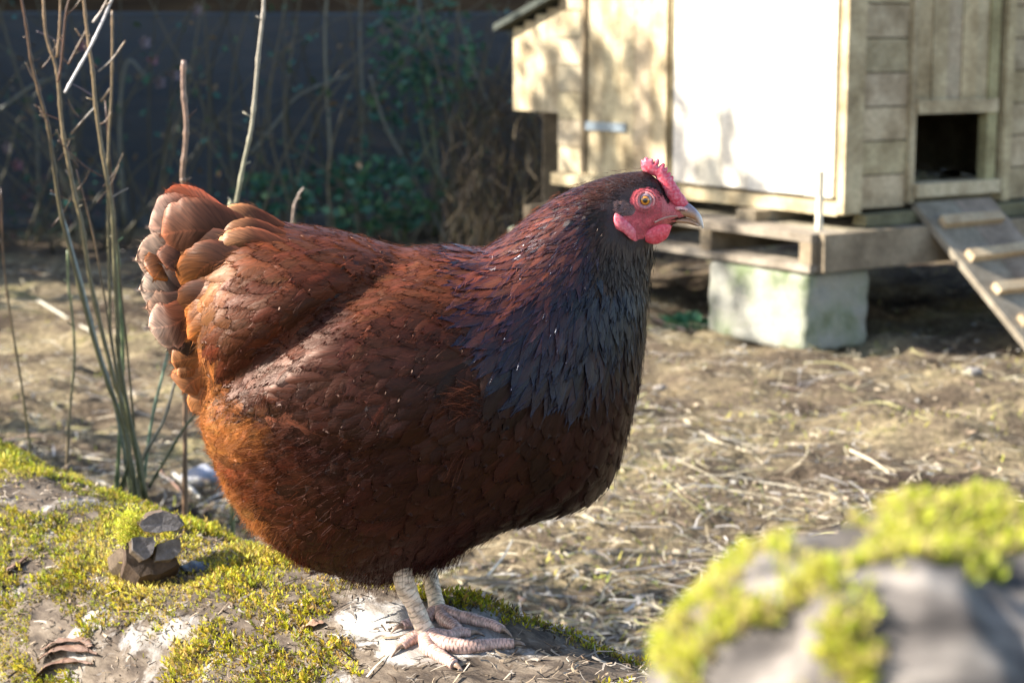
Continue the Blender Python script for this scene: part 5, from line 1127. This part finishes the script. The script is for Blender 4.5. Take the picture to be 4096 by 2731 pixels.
def leafcloud(n, cen, rad, size, cols, shell=0., dens=None):
    P_ = []; 
    while len(P_) < n:
        q = RS.uniform(-1, 1, 3); 
        if (q**2).sum() > 1: continue
        if shell and (q**2).sum() < shell and RS.rand() < .6: continue
        w_ = np.array(cen)+q*np.array(rad)
        if noise.noise(Vector(w_*(dens or 3)))+RS.normal(0, .15) < -.12: continue
        P_.append(w_)
    P_ = np.array(P_); d = RS.normal(size=(n, 3)); d[:, 2] *= .6; d /= np.linalg.norm(d, axis=1)[:, None]; s_ = np.cross(d, RS.normal(size=(n, 3))); s_ /= np.linalg.norm(s_, axis=1)[:, None]
    l = size*RS.uniform(.6, 1.3, n)[:, None]; V = np.stack([P_-d*l*.5, P_-s_*l*.3, P_+d*l*.5, P_+s_*l*.3], 1).reshape(-1, 3)
    return V, np.arange(n*4).reshape(-1, 4), np.repeat(pick(cols, n), 4, 0)
def shrub(px, py, w_, h_, Y, n, cols, label, stems=3, size=.05, name='shrub'):
    c = P(px, py, Y); root = empty(name, (c.x, c.y, 0)); tag(root, label, 'shrub')
    rx, rz = w_/2*Y/FPX, h_/2*Y/FPX; V, F, C = leafcloud(n, c, (rx, .25, rz), size, cols, dens=4)
    link('foliage', mesh_np('foliage', V, F, C, smooth=False), LEAF, root)
    for k in range(stems):
        mb = MB(); e = np.array(c)+RS.uniform(-1, 1, 3)*(rx*.8, .1, rz*.7); b0__ = np.array((c.x+RS.normal(0, .1), Y+.05, 0))
        mb.tube(smooth_path([b0__, (b0__+e)/2+RS.normal(0, .05, 3), e], 10), list(np.linspace(.011, .005, 10)), 7, (.12, .13, .07)); mb.build('stem', CANE, root, True)
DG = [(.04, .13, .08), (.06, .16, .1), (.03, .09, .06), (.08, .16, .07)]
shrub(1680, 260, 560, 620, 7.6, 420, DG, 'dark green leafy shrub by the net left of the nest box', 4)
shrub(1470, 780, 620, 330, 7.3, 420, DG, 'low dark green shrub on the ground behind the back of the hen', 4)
shrub(1120, 800, 400, 260, 7.4, 120, DG, 'sparse dark seedling clump right of the tall sapling', 3)
shrub(200, 850, 500, 300, 7.6, 120, [(.05, .09, .06), (.18, .1, .1)], 'thin dim undergrowth by the net at far left', 4, .035)
for k, (pts, lab) in enumerate([([(0, 440), (140, 340), (260, 300)], 'dim slanting branch by the net at far left'), ([(1310, 1000), (1320, 600), (1300, 200), (1310, -60)], 'dim upright greenish stem right of the tall sapling'), ([(1800, 1000), (1650, 700), (1540, 500), (1480, 300)], 'dim bent branch through the green shrub'),
    ([(1650, 860), (1800, 790), (2010, 700)], 'pale thin cane leaning right of the green shrub'), ([(500, 900), (480, 500), (510, 250), (600, 330)], 'dim hooked stem behind the rose bush'), ([(1000, 620), (1100, 500), (1200, 380), (1400, 300)], 'dim arching twig beyond the tall sapling'), ([(2000, 500), (1900, 300), (1830, 60)], 'dim leaning branch left of the nest box'), ([(1420, 950), (1450, 500), (1440, 100), (1450, -60)], 'dim straight stem rising through the shade'), ([(150, 1000), (150, 600), (130, 380)], 'dim greenish stem by the net behind the thin leaning stem')]):
    mb = MB(); Y = 7.3+.07*k; c = smooth_path([np.array(P(*p, Y)) for p in pts], 24); mb.tube(c, list(np.linspace(.009, .005, 24)), 7, (.13, .13, .10)); tag(mb.build('branch', CANE, None, True), lab, 'branch', 'dim branches standing in the shade before the net')
PK_ = pick([(.5, .25, .28), (.45, .35, .36)], 12)
mb = MB()
for k, (px, py) in enumerate([(790, 40), (580, 170), (610, 240), (30, 590), (70, 660), (700, 300), (330, 180), (640, 330)]):
    p = np.array(P(px, py, 7.7)); r = .02
    for j in range(5): a = j*1.257; mb.add([p, p+(r*math.cos(a), -.01, r*math.sin(a)), p+(1.4*r*math.cos(a+.5), 0, 1.4*r*math.sin(a+.5)), p+(r*math.cos(a+1), .01, r*math.sin(a+1))], [(0, 1, 2, 3)], col=PK_[k]*.55)
tag(mb.build('blossom', PETAL), 'scattered dim pink blossoms hanging before the net', 'blossom', kind='stuff')
mb = MB(); lf = []
for k in range(130):
    x = RS.uniform(-2.6, .55); y = RS.uniform(7.0, 7.9); h = RS.uniform(.3, 1.5); dx = RS.normal(0, .25); bend = RS.normal(0, .12)
    pts = smooth_path([(x, y, 0), (x+dx*.3+bend, y, h*.4), (x+dx*.8+bend*.5, y, h*.75), (x+dx*1.6, y, h)], 14)
    g = RS.uniform(.5, 1.3); mb.tube(pts, list(np.linspace(.0055, .002, 14)), 5, (.13*g, .115*g, .075*g))
    for j in range(RS.randint(0, 14)): lf.append(pts[RS.randint(3, 14)]+RS.normal(0, .045, 3))
lf = np.array(lf); n = len(lf); d = RS.normal(size=(n, 3)); d /= np.linalg.norm(d, axis=1)[:, None]; s_ = np.cross(d, RS.normal(size=(n, 3))); s_ /= np.linalg.norm(s_, axis=1)[:, None]; l = RS.uniform(.02, .05, (n, 1))
mb.add(np.stack([lf-d*l*.5, lf-s_*l*.3, lf+d*l*.5, lf+s_*l*.3], 1).reshape(-1, 3), np.arange(n*4).reshape(-1, 4), col=np.repeat(pick([(.04, .12, .08), (.06, .1, .05), (.14, .1, .06), (.05, .14, .11)], n), 4, 0))
tag(mb.build('undergrowth', LEAF, None, True), 'dim tangle of thin stems and sparse leaves in front of the netting', 'undergrowth', kind='stuff')
# brown brush heap under the nest box
n = 2300; c = np.array(P(2060, 700, 6.9)); th = RS.uniform(0, 6.28, n); rr = np.sqrt(RS.rand(n)); hz = RS.rand(n)
pos = np.stack([c[0]+.40*rr*np.cos(th)+.1, 6.95+.2*rr*np.sin(th), hz*.68*(1.05-.35*rr*RS.rand(n))], 1)
V, F, C = ribbons(pos, RS.uniform(.05, .22, n), RS.uniform(.002, .005, n), RS.uniform(0, 6.28, n), RS.normal(1.2, .4, n), RS.normal(0, .5, n), pick([(.06, .045, .028), (.08, .06, .035), (.035, .025, .018), (.05, .045, .025)], n))
tag(link('brush_heap', mesh_np('brush_heap', V, F, C), cmat('brush', .8, .2, .1)), 'ragged stand of dead brown grass and brushwood under the nest box', 'brush heap', kind='stuff')
p = P(2205, 900, 6.6); mb = MB(); mb.box((p.x-.03, 6.6, 0), (.055, 0, 0), (0, .055, 0), (0, 0, .56), (.35, .33, .3)); mb.box((p.x-.034, 6.596, .55), (.063, 0, 0), (0, .063, 0), (0, 0, .012), (.5, .45, .4))  # dark upright in place of the shadow band below the nest box
tag(mb.build('post', OLDW), 'dark post standing in for the shadow band under the nest box', 'post')

# ================================================================== TREES OUT OF FRAME THAT SHADE THE YARD
BARK = pmat('tree_bark', [(.3, (.06, .045, .035)), (.7, (.16, .12, .09))], 20, (1, 1, .3), rough=.9)
TL = cmat('tree_leaf', .5, .3, .15)
def tree(x, y, h, crowns, label, nl, size=.11):
    root = empty('tree', (x, y, 0)); tag(root, label, 'tree', 'trees along the left side of the yard')
    mb = MB(); mb.tube([(x, y, -.05), (x+.03, y, h*.3), (x-.04, y+.05, h*.6), (x, y, h*.9)], [.03*h, .022*h, .015*h, .007*h], 12)
    for cz in crowns:
        mb.tube([(x, y, cz[2]*.6), ((x+cz[0])/2, (y+cz[1])/2, cz[2]*.85), (cz[0], cz[1], cz[2])], [.01*h, .006*h, .003*h], 8)
    mb.build('trunk', BARK, root, True)
    VV = []; FF = []; CC = []; n0 = 0
    for cz in crowns:
        V, F, C = leafcloud(nl, cz[:3], cz[3:6], size, [(.04, .09, .02), (.06, .11, .03), (.03, .06, .02)], .35, 1.3); VV.append(V); FF.append(F+n0); CC.append(C); n0 += len(V)
    link('crown', mesh_np('crown', np.vstack(VV), np.vstack(FF), np.vstack(CC), smooth=False), TL, root)
tree(-3.9, 7.6, 4.8, [(-3.9, 7.5, 1.6, .7, .9, 1.3), (-3.9, 7.5, 3.5, .8, 1.0, 1.3)], 'dense evergreen tree left of the yard beside the net', 6500)
tree(-4.0, 9.2, 4.8, [(-4.0, 9.1, 1.6, .7, .9, 1.3), (-4.1, 9.1, 3.6, .8, 1.0, 1.4)], 'dense evergreen tree at the back left corner of the yard', 6500)
tree(-4.2, 5.9, 3.8, [(-4.2, 6.0, 1.5, .6, .8, 1.1)], 'shorter evergreen tree nearest the rose bush side', 4200)
tree(-4.6, 5.5, 4.4, [(-4.4, 5.38, 3.25, .6, .75, .62)], 'thin crowned young tree whose leaves dapple the coop', 1050, .10)
tree(-1.45, 2.75, 1.25, [(-1.35, 2.5, .98, .16, .42, .26), (-1.45, 2.95, .45, .16, .65, .22)], 'unseen low leafy bush added left of the picture to shade the ground', 620, .05)  # shade caster added for the ground and lower canes beyond the log
tree(-1.95, 3.7, 1.5, [(-1.85, 3.7, .75, .2, .95, .5)], 'unseen hedge shrub added out of the picture to shade the straw covered yard', 900, .05)  # unseen foliage added to darken the ground at left behind the hen
